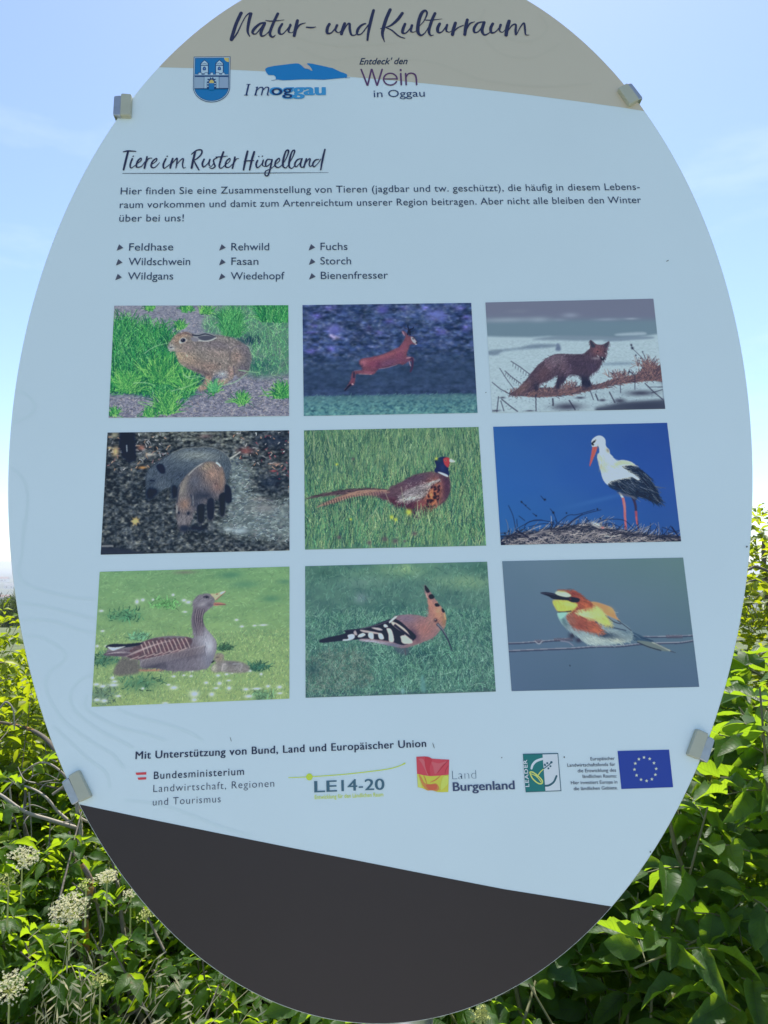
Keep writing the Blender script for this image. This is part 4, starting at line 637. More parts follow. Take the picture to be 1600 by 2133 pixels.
def stroke_geo(P, z0, conv, n=9, rise=.00004):
    """brush stroke: P list of (x, y, width) in crop units; conv maps crop units to (u, v)"""
    Q = catmull(np.array(P, float), False, n) if len(P) > 2 else np.array([np.array(P[0])*(1-t)+np.array(P[1])*t for t in np.linspace(0, 1, 5)])
    C = np.array([conv(q[0], q[1]) for q in Q]); k = conv.k; wd = Q[:, 2]*k/2
    d = np.gradient(C, axis=0); d /= np.linalg.norm(d, axis=1)[:, None]+1e-12; nr = np.c_[-d[:, 1], d[:, 0]]
    V = []; F = []; m = len(C)
    for i in range(m):
        z = z0+rise*i/m
        V += [bw(*(C[i]+nr[i]*wd[i]), z), bw(*(C[i]-nr[i]*wd[i]), z)]
    for i in range(m-1): F.append((2*i, 2*i+1, 2*i+3, 2*i+2))
    for i, s_ in ((0, -1), (m-1, 1)):      # round ends
        c = len(V); V.append(bw(*C[i], z0+rise*i/m)); K = 7; ids = []
        for j in range(K+1):
            a = math.pi*j/K; p = C[i]+nr[i]*wd[i]*math.cos(a)+d[i]*s_*wd[i]*math.sin(a)
            V.append(bw(*p, z0+rise*i/m)); ids.append(len(V)-1)
        for j in range(K): F.append((c, ids[j], ids[j+1]))
    return V, F
class Crop:
    def __init__(s, x0, y0, sc): s.x0, s.y0, s.sc = x0, y0, sc; a = uv(x0, y0); b = uv(x0+10, y0); s.k = np.hypot(*(b-a))/10/sc
    def __call__(s, x, y): return uv(s.x0+x/s.sc, s.y0+y/s.sc)
def strokes_obj(name, S, crop, z, m, label=None, parent=None):
    parts = [stroke_geo(P, z+(i % 7)*.00006, crop) for i, P in enumerate(S)]
    o = child(name, mesh(name, *join(parts)), parent or sign, [m])
    if label: o['label'] = label
    return o

# ---- contour lines, faint
cA = Crop(0, 1100, 3.81); cB = Crop(0, 600, 4.1)
for c, P in ((cA, [(190,-60),(175,200),(150,330),(190,430),(330,490),(560,545),(750,565)]), (cA, [(150,590),(350,620),(560,670),(740,715)]), (cA, [(175,730),(300,725),(450,745),(600,800),(740,830)]), (cA, [(200,850),(330,870),(450,930),(520,1000),(500,1060),(420,1120),(370,1190),(370,1290),(420,1400),(500,1520),(620,1620),(800,1740),(900,1800),(980,1900)]), (cA, [(720,1170),(620,1220),(560,1330),(580,1420),(650,1500),(800,1610),(980,1700),(1050,1740)]), (cA, [(690,1330),(680,1420),(780,1500),(950,1580),(1150,1630),(1300,1680)]), (cA, [(940,1440),(1100,1500),(1300,1550),(1480,1610),(1600,1680)]), (cA, [(430,1580),(560,1700),(700,1830),(840,1940),(870,2050)]), (cA, [(1000, 2160), (1250, 2190), (1500, 2270), (1750, 2370), (1990, 2440)]), (cB, [(145,870),(250,930),(300,1010),(250,1090),(120,1150)]), (cB, [(100,1540),(190,1620),(235,1750),(225,1950),(200,2100)])):
    strokes_obj('contour_line', [[(x, y, 22) for x, y in P]], c, .00008, M_cont)
cT = Crop(0, 0, 1.)
for P in ([(1010, 20), (1000, 60), (1040, 110), (1110, 120), (1165, 92)], [(1040, 45), (1060, 80), (1110, 85), (1140, 60), (1125, 30)], [(620, 100), (690, 125), (760, 118), (900, 130), (1000, 165), (1120, 180), (1230, 175)], [(560, 20), (600, 70), (700, 95), (820, 90)]):
    strokes_obj('contour_line', [[(x, y, 6) for x, y in P]], cT, .00028, M_contb)

# ---- brush lettering
tA = Crop(460, 0, 4.706); tB = Crop(780, 0, 4.706)
S1 = [[(200,130,34),(150,240,34),(112,360,34),(102,392,30)], [(108,400,18),(160,330,15),(212,222,11),(250,158,12),(285,132,20)], [(296,137,32),(275,220,30),(264,310,23),(284,360,10)],
 [(435,225,18),(385,237,24),(330,285,30),(312,325,24),(345,335,13),(400,270,13),(432,228,22)], [(430,235,30),(395,318,30),(402,357,22),(440,345,11),(485,300,9)], [(560,138,28),(512,240,28),(482,330,28),(505,368,18),(535,350,8)], [(442,205,8),(500,212,14),(622,200,5)],
 [(602,238,24),(575,285,28),(575,328,28),(608,335,14),(660,280,12),(682,240,16)], [(683,250,26),(664,308,20),(695,325,8),(735,290,6)], [(752,204,30),(735,280,34),(720,355,30)], [(735,312,8),(772,250,18),(830,228,7)], [(842,271,16),(890,275,18),(930,268,8)],
 [(1065,240,28),(1045,280,30),(1045,328,28),(1085,325,14),(1130,270,13),(1142,250,10)], [(1140,252,26),(1124,300,20),(1155,325,10),(1185,300,8)], [(1215,232,30),(1195,290,32),(1183,338,30)], [(1195,322,10),(1235,250,14),(1262,235,22),(1265,290,26),(1282,345,20),(1320,345,13),(1350,310,9)],
 [(1420,235,14),(1385,247,22),(1345,290,28),(1337,338,20),(1378,335,13),(1430,270,12),(1465,220,12)], [(1498,104,28),(1470,210,32),(1447,320,26),(1438,398,20)]]
S2 = [[(155,97,32),(115,190,34),(85,290,34),(80,350,26),(100,415,7)], [(274,132,30),(228,195,32),(165,250,22),(115,270,12),(60,285,9)], [(110,272,10),(170,300,16),(240,358,16),(298,378,10)],
 [(300,238,26),(280,290,30),(277,325,26),(312,325,14),(360,270,13),(370,248,14)], [(368,252,26),(357,308,20),(388,318,8),(430,290,6)], [(430,268,9),(482,215,10),(515,140,18),(498,108,24),(462,135,32),(433,220,34),(425,310,34),(452,350,24),(492,330,11),(530,270,8)],
 [(594,135,28),(560,212,30),(535,300,28),(547,350,18),(580,348,6)], [(500,200,12),(560,200,14),(662,188,5)], [(640,235,28),(620,280,32),(626,320,26),(662,315,14),(700,265,13),(714,242,14)], [(712,248,24),(705,305,18),(735,318,10),(765,300,7)],
 [(794,228,30),(775,290,34),(765,345,32)], [(775,322,10),(812,280,14),(872,252,9)], [(910,198,30),(895,270,34),(885,345,30)], [(895,312,8),(932,240,18),(982,218,7)],
 [(1060,217,14),(1010,232,22),(977,280,28),(982,320,22),(1022,310,13),(1062,250,13),(1080,218,18)], [(1075,222,30),(1055,300,32),(1077,345,22),(1122,328,11),(1145,300,8)], [(1160,235,28),(1140,280,30),(1147,323,24),(1187,315,13),(1230,265,12),(1240,243,14)], [(1237,247,26),(1225,300,18),(1255,320,9),(1285,290,6)],
 [(1320,210,34),(1300,280,38),(1290,350,34)], [(1300,322,8),(1347,255,14),(1385,245,18),(1383,300,24),(1385,343,20)], [(1395,340,8),(1430,270,12),(1465,232,18),(1475,290,20),(1482,343,14),(1515,348,6)]]
strokes_obj('title_lettering', S1, tA, .0005, M_navy, 'brush script title, Natur- und')
strokes_obj('title_lettering', S2, tB, .0005, M_navy, 'brush script title, Kulturraum')
hC = Crop(240, 300, 3.478)
S3 = [[(60,58,8),(95,52,13),(150,55,8)], [(94,58,15),(78,120,16),(62,188,14)], [(125,108,12),(110,150,12),(116,176,9),(152,152,5)], [(130,92,9),(134,90,8)], [(150,152,5),(188,122,8),(186,105,10),(162,130,13),(156,168,12),(190,165,8),(216,132,6)], [(232,95,12),(222,140,13),(213,178,13)], [(220,150,5),(242,110,8),(268,105,5)], [(258,155,5),(298,125,8),(300,106,10),(272,128,13),(262,165,14),(287,172,9),(322,137,5)],
 [(368,108,12),(350,150,14),(356,178,9),(395,150,5)], [(376,92,9),(380,90,8)], [(418,108,14),(406,145,16),(400,176,13)], [(408,150,5),(440,112,9),(450,108,11),(446,150,10),(441,176,8)], [(445,152,5),(480,114,8),(495,112,11),(489,150,10),(495,176,8),(512,172,4)],
 [(580,62,16),(566,120,16),(555,176,16)], [(553,76,7),(590,48,11),(626,46,12),(624,76,12),(590,110,10),(565,120,6)], [(570,118,7),(590,160,12),(608,190,10)], [(645,112,12),(632,145,14),(641,168,12),(670,145,7),(688,112,8)], [(686,116,12),(680,150,10),(695,165,6),(716,140,5)], [(738,102,10),(714,118,10),(718,145,12),(724,166,11),(702,180,8),(682,172,5)],
 [(785,60,14),(765,120,15),(755,165,12),(770,178,8),(800,152,5)], [(730,97,6),(768,95,10),(815,90,4)], [(800,152,5),(830,127,7),(830,106,9),(806,128,12),(800,165,12),(825,170,9),(850,147,5)], [(868,96,12),(859,140,13),(850,178,12)], [(858,150,5),(877,112,8),(897,108,4)],
 [(960,55,15),(944,120,16),(930,190,12)], [(1008,60,16),(990,120,16),(975,190,12)], [(935,128,7),(965,124,10),(1005,122,7)], [(1032,122,12),(1022,150,13),(1031,175,10),(1060,150,6),(1074,118,8)], [(1073,120,12),(1068,155,9),(1086,165,5)], [(1040,93,9),(1043,91,8)], [(1066,91,9),(1069,89,8)],
 [(1132,115,8),(1105,114,11),(1090,140,13),(1096,165,10),(1125,142,6),(1138,114,8)], [(1137,116,13),(1122,188,12),(1107,230,12),(1088,228,10),(1090,200,8),(1130,180,6),(1160,152,5)], [(1158,152,5),(1190,127,7),(1188,106,9),(1165,127,13),(1160,162,12),(1186,172,9),(1216,147,5)], [(1213,152,6),(1244,98,8),(1257,52,12),(1238,54,11),(1220,110,15),(1216,160,14),(1236,176,8),(1257,152,5)], [(1255,152,6),(1285,98,8),(1301,52,12),(1283,54,11),(1265,110,15),(1260,162,14),(1281,178,8),(1306,150,5)],
 [(1352,108,7),(1322,115,11),(1302,145,13),(1311,168,9),(1340,137,6),(1355,107,9)], [(1352,112,13),(1342,155,13),(1356,172,8),(1376,147,5)], [(1386,110,13),(1375,145,13),(1368,172,10)], [(1375,150,5),(1400,114,8),(1413,112,11),(1406,150,10),(1416,165,8),(1436,147,5)], [(1476,113,7),(1450,120,11),(1432,147,13),(1441,168,9),(1470,142,6),(1490,112,6)], [(1520,42,12),(1506,100,15),(1496,150,13),(1490,190,10)]]
strokes_obj('heading_lettering', S3, hC, .0005, M_navy, 'brush script heading, Tiere im Ruster Hügelland')
strokes_obj('heading_underline', [[(55,214,4),(800,213,7),(1545,208,2.5)]], hC, .0004, M_ink)

# ---- typeset text (Blender's own built-in face), fitted to the measured ends of each line
def text_geo(txt, weight=0., shear=0., fontscale=1., spacing=1.):
    cu = bpy.data.curves.new('t', 'FONT'); cu.body = txt; cu.size = 1; cu.offset = weight; cu.shear = shear; cu.resolution_u = 4; cu.space_character = spacing; cu.fill_mode = 'FRONT'
    o = bpy.data.objects.new('t', cu); COL.objects.link(o); dg = bpy.context.evaluated_depsgraph_get(); me = bpy.data.meshes.new_from_object(o.evaluated_get(dg))
    V = np.array([v.co[:2] for v in me.vertices]); F = [tuple(p.vertices) for p in me.polygons]
    bpy.data.objects.remove(o); bpy.data.curves.remove(cu); bpy.data.meshes.remove(me); return V, F
_capm = text_geo('H')[0]; CAPH = _capm[:, 1].max()
def text_fit(txt, a, b, cap_px, weight=0., shear=0., z=.0006, spacing=1., vertical=False, bold=0.):
    """a, b: baseline ends in photo px; cap height in px there"""
    V, F = text_geo(txt, weight, shear, spacing=spacing); A, B = uv(*a), uv(*b); x0, x1 = V[:, 0].min(), V[:, 0].max()
    ex = (B-A)/(x1-x0); wdir = (B-A)/np.linalg.norm(B-A); up = np.array([wdir[1], -wdir[0]])
    loc = np.linalg.norm(uv(a[0], a[1]-10)-uv(*a))/10 if not vertical else np.linalg.norm(uv(a[0]-10, a[1])-uv(*a))/10
    ey = up*cap_px*loc/CAPH
    Vs = []; Fs = []; W2 = np.linalg.norm(ex)
    for j, dx in enumerate((0, -bold, bold) if bold else (0,)):
        o = len(Vs); Vs += [bw(*(A+ex*(x-x0+dx)+ey*y), z+j*.00004) for x, y in V]; Fs += [tuple(i+o for i in f) for f in F]
    return Vs, Fs
def text_obj(name, lines, m, label=None, parent=None, **k):
    parts = [text_fit(*l[:4], **{**k, **(l[4] if len(l) > 4 else {})}) for l in lines]
    o = child(name, mesh(name, *join(parts)), parent or sign, [m])
    if label: o['label'] = label
    return o
text_obj('intro_text', [('Hier finden Sie eine Zusammenstellung von Tieren (jagdbar und tw. geschützt), die häufig in diesem Lebens-', (251.4, 405.6), (1333, 396), 14.3), ('raum vorkommen und damit zum Artenreichtum unserer Region beitragen. Aber nicht alle bleiben den Winter', (249.6, 434), (1336, 423.4), 14.3), ('über bei uns!', (248.5, 462), (383, 461.5), 14.6)], M_ink, 'three lines of introduction under the heading', spacing=1.03)
for t, a, b in (('Feldhase', (269, 522.5), (361, 522)), ('Wildschwein', (267.7, 552.9), (396.3, 552.4)), ('Wildgans', (266.3, 583), (361, 582.6)), ('Rehwild', (481.9, 522), (560.8, 521.7)), ('Fasan', (482, 552.2), (538.5, 552)), ('Wiedehopf', (480.8, 582.8), (592.8, 582)), ('Fuchs', (667.8, 521.4), (724.2, 521)), ('Storch', (667.5, 551.4), (731.5, 551)), ('Bienenfresser', (668.5, 581.8), (808.5, 580.6))):
    text_obj('species_name', [(t, a, b, 15.2)], M_ink, 'species name '+t)
for x, rows in ((243.5, ((515.5, 0), (546.3, -1.6), (577, -2.9))), (457., ((515.3, 0), (546, -.2), (576.3, -.6))), (643.2, ((515, 0), (545.2, .5), (575.6, 1)))):
    for y, dx in rows:
        P = catmull([uv(x+dx+a, y+b) for a, b in ((.3, 6), (4.6, -5.3), (6.2, -5), (12.6, .3), (12.4, 1.6), (1.2, 6.6))], True, 4)
        poly_obj('list_bullet', P, .0005, M_grey)

# ---- the nine photographs
PQ = [[(238.3,637.2),(600.7,636.0),(602.4,866.8),(226.6,870.7)],[(630.2,635.8),(981.5,631.2),(994.9,860.3),(632.9,866.7)],[(1011.1,630.3),(1360.9,622.5),(1385.7,851.8),(1025.2,859.9)],[(224.4,901.3),(602.4,896.6),(603.2,1146.7),(210,1155.6)],[(633.4,896.7),(996.9,889.6),(1012.8,1136.7),(635.4,1145)],[(1027.2,889.2),(1389.5,880.9),(1418.8,1127.8),(1043.3,1135.6)],[(208,1191.2),(603.2,1180.4),(602.9,1455.2),(191,1472.2)],[(635.7,1179.4),(1014.7,1170.1),(1032.8,1440.5),(636.7,1453.5)],[(1046,1169.1),(1422.8,1161.6),(1456.4,1430.8),(1065.6,1439.7)]]
PL = ['brown hare sitting in green grass', 'red deer buck leaping before dark trees', 'red fox standing in snow', 'two wild boars digging in mud', 'pheasant cock in long grass', 'white stork on its nest against deep blue sky', 'grey goose with goslings among daisies', 'hoopoe with raised crest on grass', 'colourful bee-eater on a wire']
for f, q, lab in zip(PICS, PQ, PL):
    s = f(); a = s.albedo(); img = bpy.data.images.new(f.__name__.replace('pic_', '')+'_print', s.W, s.H, alpha=False)
    px = np.ones((s.H, s.W, 4), np.float32); px[..., :3] = lin2srgb(a); img.pixels.foreach_set(px[::-1].ravel()); img.update(); img.pack()
    m = mat(f.__name__.replace('pic_', '')+'_photograph', (.5, .5, .5), .3); t = N(m.node_tree, 'ShaderNodeTexImage'); t.image = img
    m.node_tree.links.new(t.outputs[0], m.node_tree.nodes['Principled BSDF'].inputs['Base Color'])
    me = mesh('photograph', W_([q[3], q[2], q[1], q[0]], .0004), [(0, 1, 2, 3)]); ul = me.uv_layers.new(name='UVMap')
    for i, c in enumerate([(0, 0), (1, 0), (1, 1), (0, 1)]): ul.data[i].uv = c
    o = child('photograph', me, sign, [m]); o['label'] = 'printed photograph of a '+lab if not lab.startswith('two') else 'printed photograph of '+lab

# ---- crest, logos, flags: layered flat print
def ink(r, g, b):
    k = 'ink_%02x%02x%02x' % (r, g, b); m = bpy.data.materials.get(k)
    if m: return m
    wl = srgb2lin(np.array(WHITE_SEEN)/255.); a = np.clip((srgb2lin(np.array((r, g, b))/255.)-VEIL)/(wl-VEIL)*.8, .003, .85); return printmat(k, tuple(float(x) for x in a))
def art(name, crop, items, label, z0=.0005):
    """items: ('p', pts, rgb) polygon, ('s', pts, rgb) smooth polygon, ('l', pts(x,y,w), rgb) stroke, ('e', (cx,cy,rx,ry,ang), rgb)"""
    V = []; F = []; MI = []; mats = []
    for i, (kind, P, rgb) in enumerate(items):
        z = z0+i*.00003 if len(items) < 40 else z0+i*.000015
        if kind == 'l': v, f = stroke_geo(P, z, crop, 6, .000005)
        else:
            if kind == 'e':
                cx, cy, rx, ry, an = P; an = R_(an); P = [(cx+rx*math.cos(t)*math.cos(an)-ry*math.sin(t)*math.sin(an), cy+rx*math.cos(t)*math.sin(an)+ry*math.sin(t)*math.cos(an)) for t in np.linspace(0, 2*math.pi, 24, endpoint=False)]
            if kind == 's': P = catmull(P, True, 5)
            v = [bw(*crop(*p), z) for p in P]; f = [tuple(range(len(v)))]
        m = ink(*rgb)
        if m not in mats: mats.append(m)
        o = len(V); V += v; F += [tuple(j+o for j in q) for q in f]; MI += [mats.index(m)]*len(f)
    me = mesh(name, V, F); ob = child(name, me, sign, mats); me.polygons.foreach_set('material_index', MI); ob['label'] = label; return ob
B1, B2, D1, WH, YE = (8, 104, 172), (40, 110, 170), (28, 62, 110), (142, 180, 212), (165, 165, 105)
cC = Crop(390, 100, 16.)
def shield(i):
    P = [(235-8+i, 305+i), (1440-i, 295+i), (1435-i, 800), (1425-i, 1380)]; c = (812, 1300); rx = 615-i; ry = 515-i
    for t in np.linspace(.12, math.pi-.12, 22): P.append((c[0]+rx*math.cos(t), c[1]+ry*math.sin(t)))
    return P+[(200+i, 1380), (212+i, 800)]
I = [('p', shield(-4), D1), ('p', shield(16), WH), ('p', shield(38), D1), ('p', shield(54), B1), ('p', [(1230, 338), (1388, 338), (1392, 480), (1330, 470), (1270, 430), (1240, 380)], YE)]
for x in (0, 498):
    I += [('p', [(445+x, 880), (445+x, 520), (582+x, 400), (722+x, 520), (722+x, 880)], D1), ('p', [(470+x, 560), (475+x, 530), (582+x, 430), (695+x, 530), (695+x, 580), (470+x, 585)], WH), ('p', [(470+x, 860), (470+x, 610), (695+x, 610), (695+x, 860)], WH), ('l', [(480+x, 540, 16), (540+x, 548, 16), (582+x, 520, 16), (630+x, 548, 16), (690+x, 545, 16)], D1), ('s', [(530+x, 750), (530+x, 670), (580+x, 635), (625+x, 670), (625+x, 750)], D1), ('p', [(552+x, 735), (552+x, 680), (580+x, 660), (605+x, 680), (605+x, 735)], (70, 110, 180))]
I += [('p', [(252, 960), (252, 880), (275, 895), (365, 895), (375, 830), (485, 830), (490, 895), (575, 895), (590, 835), (690, 835), (700, 895), (770, 895), (785, 830), (865, 830), (880, 895), (950, 895), (960, 830), (1070, 830), (1085, 895), (1155, 895), (1170, 835), (1255, 835), (1270, 890), (1385, 890), (1388, 960)], D1), ('p', [(262, 935), (262, 905), (380, 908), (390, 848), (478, 848), (482, 910), (585, 910), (600, 850), (685, 850), (692, 910), (780, 910), (795, 845), (858, 845), (870, 910), (960, 910), (970, 845), (1060, 845), (1075, 905), (1165, 905), (1180, 850), (1245, 850), (1255, 905), (1380, 905), (1380, 930)], WH),
 ('p', [(252, 930), (1385, 930), (1380, 1385), (245, 1385)], D1), ('p', [(258, 990), (565, 990), (560, 1360), (250, 1365)], (118, 152, 186)), ('p', [(580, 985), (1060, 985), (1060, 1360), (572, 1365)], (132, 170, 202)), ('p', [(1078, 990), (1375, 990), (1372, 1355), (1072, 1358)], (116, 148, 186)),
 ('p', [(660, 1385), (660, 1180), (690, 1050), (822, 985), (950, 1050), (978, 1180), (978, 1385)], D1), ('p', [(735, 1420), (735, 1180), (760, 1110), (822, 1075), (880, 1110), (905, 1180), (900, 1420)], B1), ('p', [(740, 1195), (745, 1150), (765, 1105), (822, 1078), (875, 1105), (900, 1150), (900, 1195)], YE)]
for x, y in ((695, 1300), (697, 1215), (697, 1120), (740, 1040), (822, 1018), (912, 1040), (945, 1120), (938, 1215), (938, 1300)): I.append(('e', (x, y, 24, 22, 0), WH))
art('town_crest', cC, I, 'blue shield crest with two white towers, a gate and a sun')
cM = Crop(500, 110, 6.667); BL = (14, 108, 180); NV = (28, 48, 98); LB = (52, 130, 195)
art('lake_logo', cM, [('p', [(352,225),(385,205),(480,185),(540,178),(620,168),(700,158),(780,151),(815,154),(835,165),(862,185),(880,205),(905,225),(935,226),(965,236),(990,253),(1006,252),(995,222),(965,185),(932,160),(940,148),(1010,156),(1060,168),(1140,184),(1200,198),(1250,210),(1285,215),(1330,238),(1400,270),(1440,282),(1485,302),(1490,325),(1480,345),(1440,352),(1300,365),(1160,378),(1000,373),(850,374),(700,382),(600,385),(500,375),(495,335),(470,315),(395,311),(372,285),(352,245)], BL), ('p', [(862,178),(885,165),(915,160),(935,165),(965,190),(988,220),(1000,248),(965,232),(935,222),(905,222),(880,205)], (150, 158, 165)), ('l', [(438,388,5),(500,378,7)], D1), ('l', [(1465,350,8),(1530,352,4)], D1),
 ('l', [(122,446,22),(105,515,22),(88,590,22)], NV), ('l', [(95,443,9),(145,441,9)], NV), ('l', [(62,592,9),(112,592,9)], NV), ('l', [(240,482,18),(228,535,20),(214,590,20)], NV), ('l', [(222,484,9),(250,482,9)], NV), ('l', [(202,593,9),(240,592,9)], NV), ('l', [(240,525,10),(278,487,14),(318,492,18),(312,540,18),(300,590,18)], NV), ('l', [(322,525,10),(360,485,14),(398,492,18),(392,540,18),(382,588,18),(402,592,9)], NV)], 'blue lake outline over the words I moggau')
text_obj('lake_logo_lettering', [('oggau', (cM.x0+418/cM.sc, cM.y0+590/cM.sc), (cM.x0+1184/cM.sc, cM.y0+588/cM.sc), 23.5)], ink(*LB), 'blue letters oggau', bold=.03, weight=.012, z=.0006)
text_obj('lake_logo_lettering', [('og', (cM.x0+440/cM.sc, cM.y0+590/cM.sc), (cM.x0+724/cM.sc, cM.y0+590/cM.sc), 20.)], ink(*NV), 'dark letters og over the blue ones', bold=.008, z=.0009)
cW = Crop(740, 110, 10.); PU = (72, 52, 96)
th = np.linspace(-.02, -2*math.pi+.42, 20)
art('wine_logo', cW, [('l', [(125,352,34),(252,680,34)], PU), ('l', [(260,680,34),(338,352,34)], PU), ('l', [(348,352,34),(452,680,34)], PU), ('l', [(460,680,34),(562,352,34)], PU), ('l', [(595,552,28),(878,550,28)], PU), ('l', [(732+140*math.cos(t), 556+122*math.sin(t), 32) for t in th], PU), ('l', [(948,440,36),(960,672,36)], PU), ('p', [(928,345),(966,345),(966,390),(928,390)], PU), ('l', [(1050,440,34),(1062,672,34)], PU), ('l', [(1058,530,20),(1095,455,28),(1165,432,32),(1240,460,34),(1270,540,34),(1279,672,34)], PU)], 'purple word Wein')
text_obj('wine_logo_lettering', [('in Oggau', (778.8, 203), (885.2, 201.7), 14.5)], ink(38, 58, 100), 'small words in Oggau')
text_obj('wine_logo_lettering', [("Entdeck' den", (748.5, 135), (849.5, 134), 13.)], ink(34, 48, 74), "small slanted words Entdeck' den", weight=.012, shear=.38)

INK2 = ink(22, 36, 68)
text_obj('support_text', [('Mit Unterstützung von Bund, Land und Europäischer Union', (282.8, 1581.3), (887.6, 1555.6), 15.8)], INK2, 'bold line Mit Unterstützung von Bund, Land und Europäischer Union', bold=.018, spacing=1.08)
text_obj('ministry_text', [('Bundesministerium', (320.7, 1622.8), (508.5, 1613.8), 15.2, dict(weight=.004)), ('Landwirtschaft, Regionen', (319.7, 1650), (571.3, 1638.7), 15.2, dict(weight=-.012)), ('und Tourismus', (318.7, 1677.9), (459.8, 1671), 15.2, dict(weight=-.012))], INK2, 'three lines naming the federal ministry', spacing=1.12)
cU = Crop(270, 1530, 3.902); RD = (186, 62, 74)
art('ministry_flag', cU, [('p', [(50,310),(137,305),(137,325),(57,329)], RD), ('p', [(66,350),(136,346),(136,365),(73,368)], RD)], 'small red and white flag bars')
cL = Crop(590, 1530, 5.); GR = (158, 196, 70)
art('rural_programme_logo', cL, [('l', [(57,449,7),(270,440,8),(600,417,9),(900,385,9),(1100,357,9),(1200,330,9),(1240,313,10),(1266,300,16)], GR), ('e', (273,441,34,36,0), GR)], 'green curved line with a dot')
text_obj('rural_programme_lettering', [('LE', (655.6, 1650.6), (701.5, 1648.6), 23.5), ('14', (712, 1648), (744, 1646.5), 23.2), ('-', (748, 1647), (756, 1646.6), 23), ('20', (760.5, 1646), (800.5, 1644.8), 23)], ink(56, 92, 118), 'words LE 14-20', bold=.015)
text_obj('rural_programme_lettering', [('Entwicklung für den Ländlichen Raum', (655.6, 1664.4), (798.6, 1658.6), 8.2)], ink(160, 190, 92), 'tiny green line below', weight=.012)
cF = Crop(850, 1560, 6.667)
art('province_flag', cF, [('p', [(115,108),(235,103),(290,118),(340,135),(460,143),(572,148),(568,260),(565,358),(430,372),(300,378),(200,362),(125,345)], (176, 66, 84)), ('p', [(125,345),(200,362),(300,378),(430,372),(565,358),(563,480),(558,597),(480,600),(410,598),(340,575),(265,575),(200,545),(135,530)], (212, 182, 72)),
 ('s', [(150,140),(215,150),(270,300),(270,370),(240,300),(190,200)], (192, 92, 108)), ('s', [(330,180),(430,200),(550,165),(460,240),(380,350),(350,250)], (190, 88, 104)), ('s', [(240,110),(330,140),(300,260),(310,360),(270,340),(235,220)], (160, 52, 68)), ('l', [(555,160,5),(500,220,9),(410,330,5)], (140, 44, 64)), ('l', [(560,230,5),(520,300,8),(515,355,4)], (142, 46, 64)),
 ('s', [(150,355),(190,400),(230,470),(300,490),(390,480),(430,540),(400,585),(330,572),(265,572),(200,500)], (200, 122, 72)), ('s', [(250,500),(320,490),(400,500),(390,560),(300,570)], (186, 92, 68)), ('l', [(450,372,6),(380,430,14),(310,460,6)], (180, 112, 66)), ('l', [(215,365,5),(240,420,12),(260,480,6)], (190, 100, 70)), ('l', [(540,380,5),(500,480,8),(430,580,6)], (190, 150, 66)), ('s', [(480,400),(550,375),(555,470),(500,540),(450,560)], (222, 196, 96)), ('s', [(140,380),(170,450),(190,520),(140,520)], (222, 204, 110))], 'red and yellow waving flag')
text_obj('province_lettering', [('Land', (942.4, 1623.7), (992, 1622), 19.)], ink(52, 76, 108), 'thin word Land', weight=-.028)
text_obj('province_lettering', [('Burgenland', (943.9, 1647.7), (1072, 1643.7), 18.)], ink(52, 66, 104), 'bold word Burgenland', bold=.018, weight=.006)
cE = Crop(1080, 1550, 4.706); TE = (30, 104, 112); TD = (42, 82, 104); YL = (190, 192, 110)
art('leader_logo', cE, [('p', [(42,95),(388,87),(420,460),(70,472)], TD), ('p', [(235,101),(382,97),(411,452),(264,458)], (168, 196, 222)), ('p', [(46,101),(235,101),(258,462),(74,464)], TE), ('l', [(127,238,20),(140,200,22),(175,165,22),(237,143,22)], (168, 200, 222)), ('l', [(258,408,18),(300,402,18),(345,370,18),(372,312,18)], TD),
 ('l', [(118,300,12),(112,275,12),(140,275,12),(190,310,12),(230,355,12),(228,385,12),(190,382,12),(140,340,12),(118,300,12)], YL), ('l', [(122,290,8),(175,315,8),(222,372,8)], YL), ('l', [(180,322,9),(212,275,9),(246,243,8)], YL), ('l', [(148,280,6),(185,318,6)], YL), ('l', [(246,240,8),(285,212,8),(322,180,10)], TD), ('e', (258,203,9,13,-20), TD), ('e', (281,186,10,9,0), TD), ('e', (321,178,12,11,0), TD), ('e', (292,237,9,10,30), TD), ('e', (312,216,9,9,0), TD)], 'teal square emblem with a yellow watering can and plant')
text_obj('leader_lettering', [('LEADER', (1102, 1638.5), (1097, 1582), 7.6, dict(vertical=True))], ink(172, 204, 226), 'vertical white word LEADER', weight=.02, z=.0014, spacing=1.15)
text_obj('fund_text', [(t, (1080+a/4.706, 1550+b/4.706), (1080+c/4.706, 1550+d/4.706), 6.9) for t, a, b, c, d in (('Europäischer', 706, 160, 943, 154), ('Landwirtschaftsfonds für', 479, 222, 948, 213), ('die Entwicklung des', 580, 277, 956, 270), ('ländlichen Raums:', 629, 332, 962, 327), ('Hier investiert Europa in', 514, 394, 968, 385), ('die ländlichen Gebiete.', 541, 452, 973, 443))], ink(26, 40, 70), 'six small right-aligned lines beside the blue flag', bold=.003)
def star(x, y, r): return [(x+rr*math.sin(t), y-rr*math.cos(t)) for i in range(10) for t, rr in [(i*math.pi/5, r if i % 2 == 0 else r*.42)]]
art('union_flag', cE, [('p', [(970,67),(1475,54),(1515,422),(1008,440)], (34, 56, 150))]+[('p', star(x, y, 18), (176, 206, 190)) for x, y in ((1229,130),(1285,144),(1327,185),(1348,241),(1340,299),(1306,343),(1254,359),(1199,347),(1156,305),(1135,248),(1143,189),(1178,147))], 'blue flag with a circle of twelve stars')

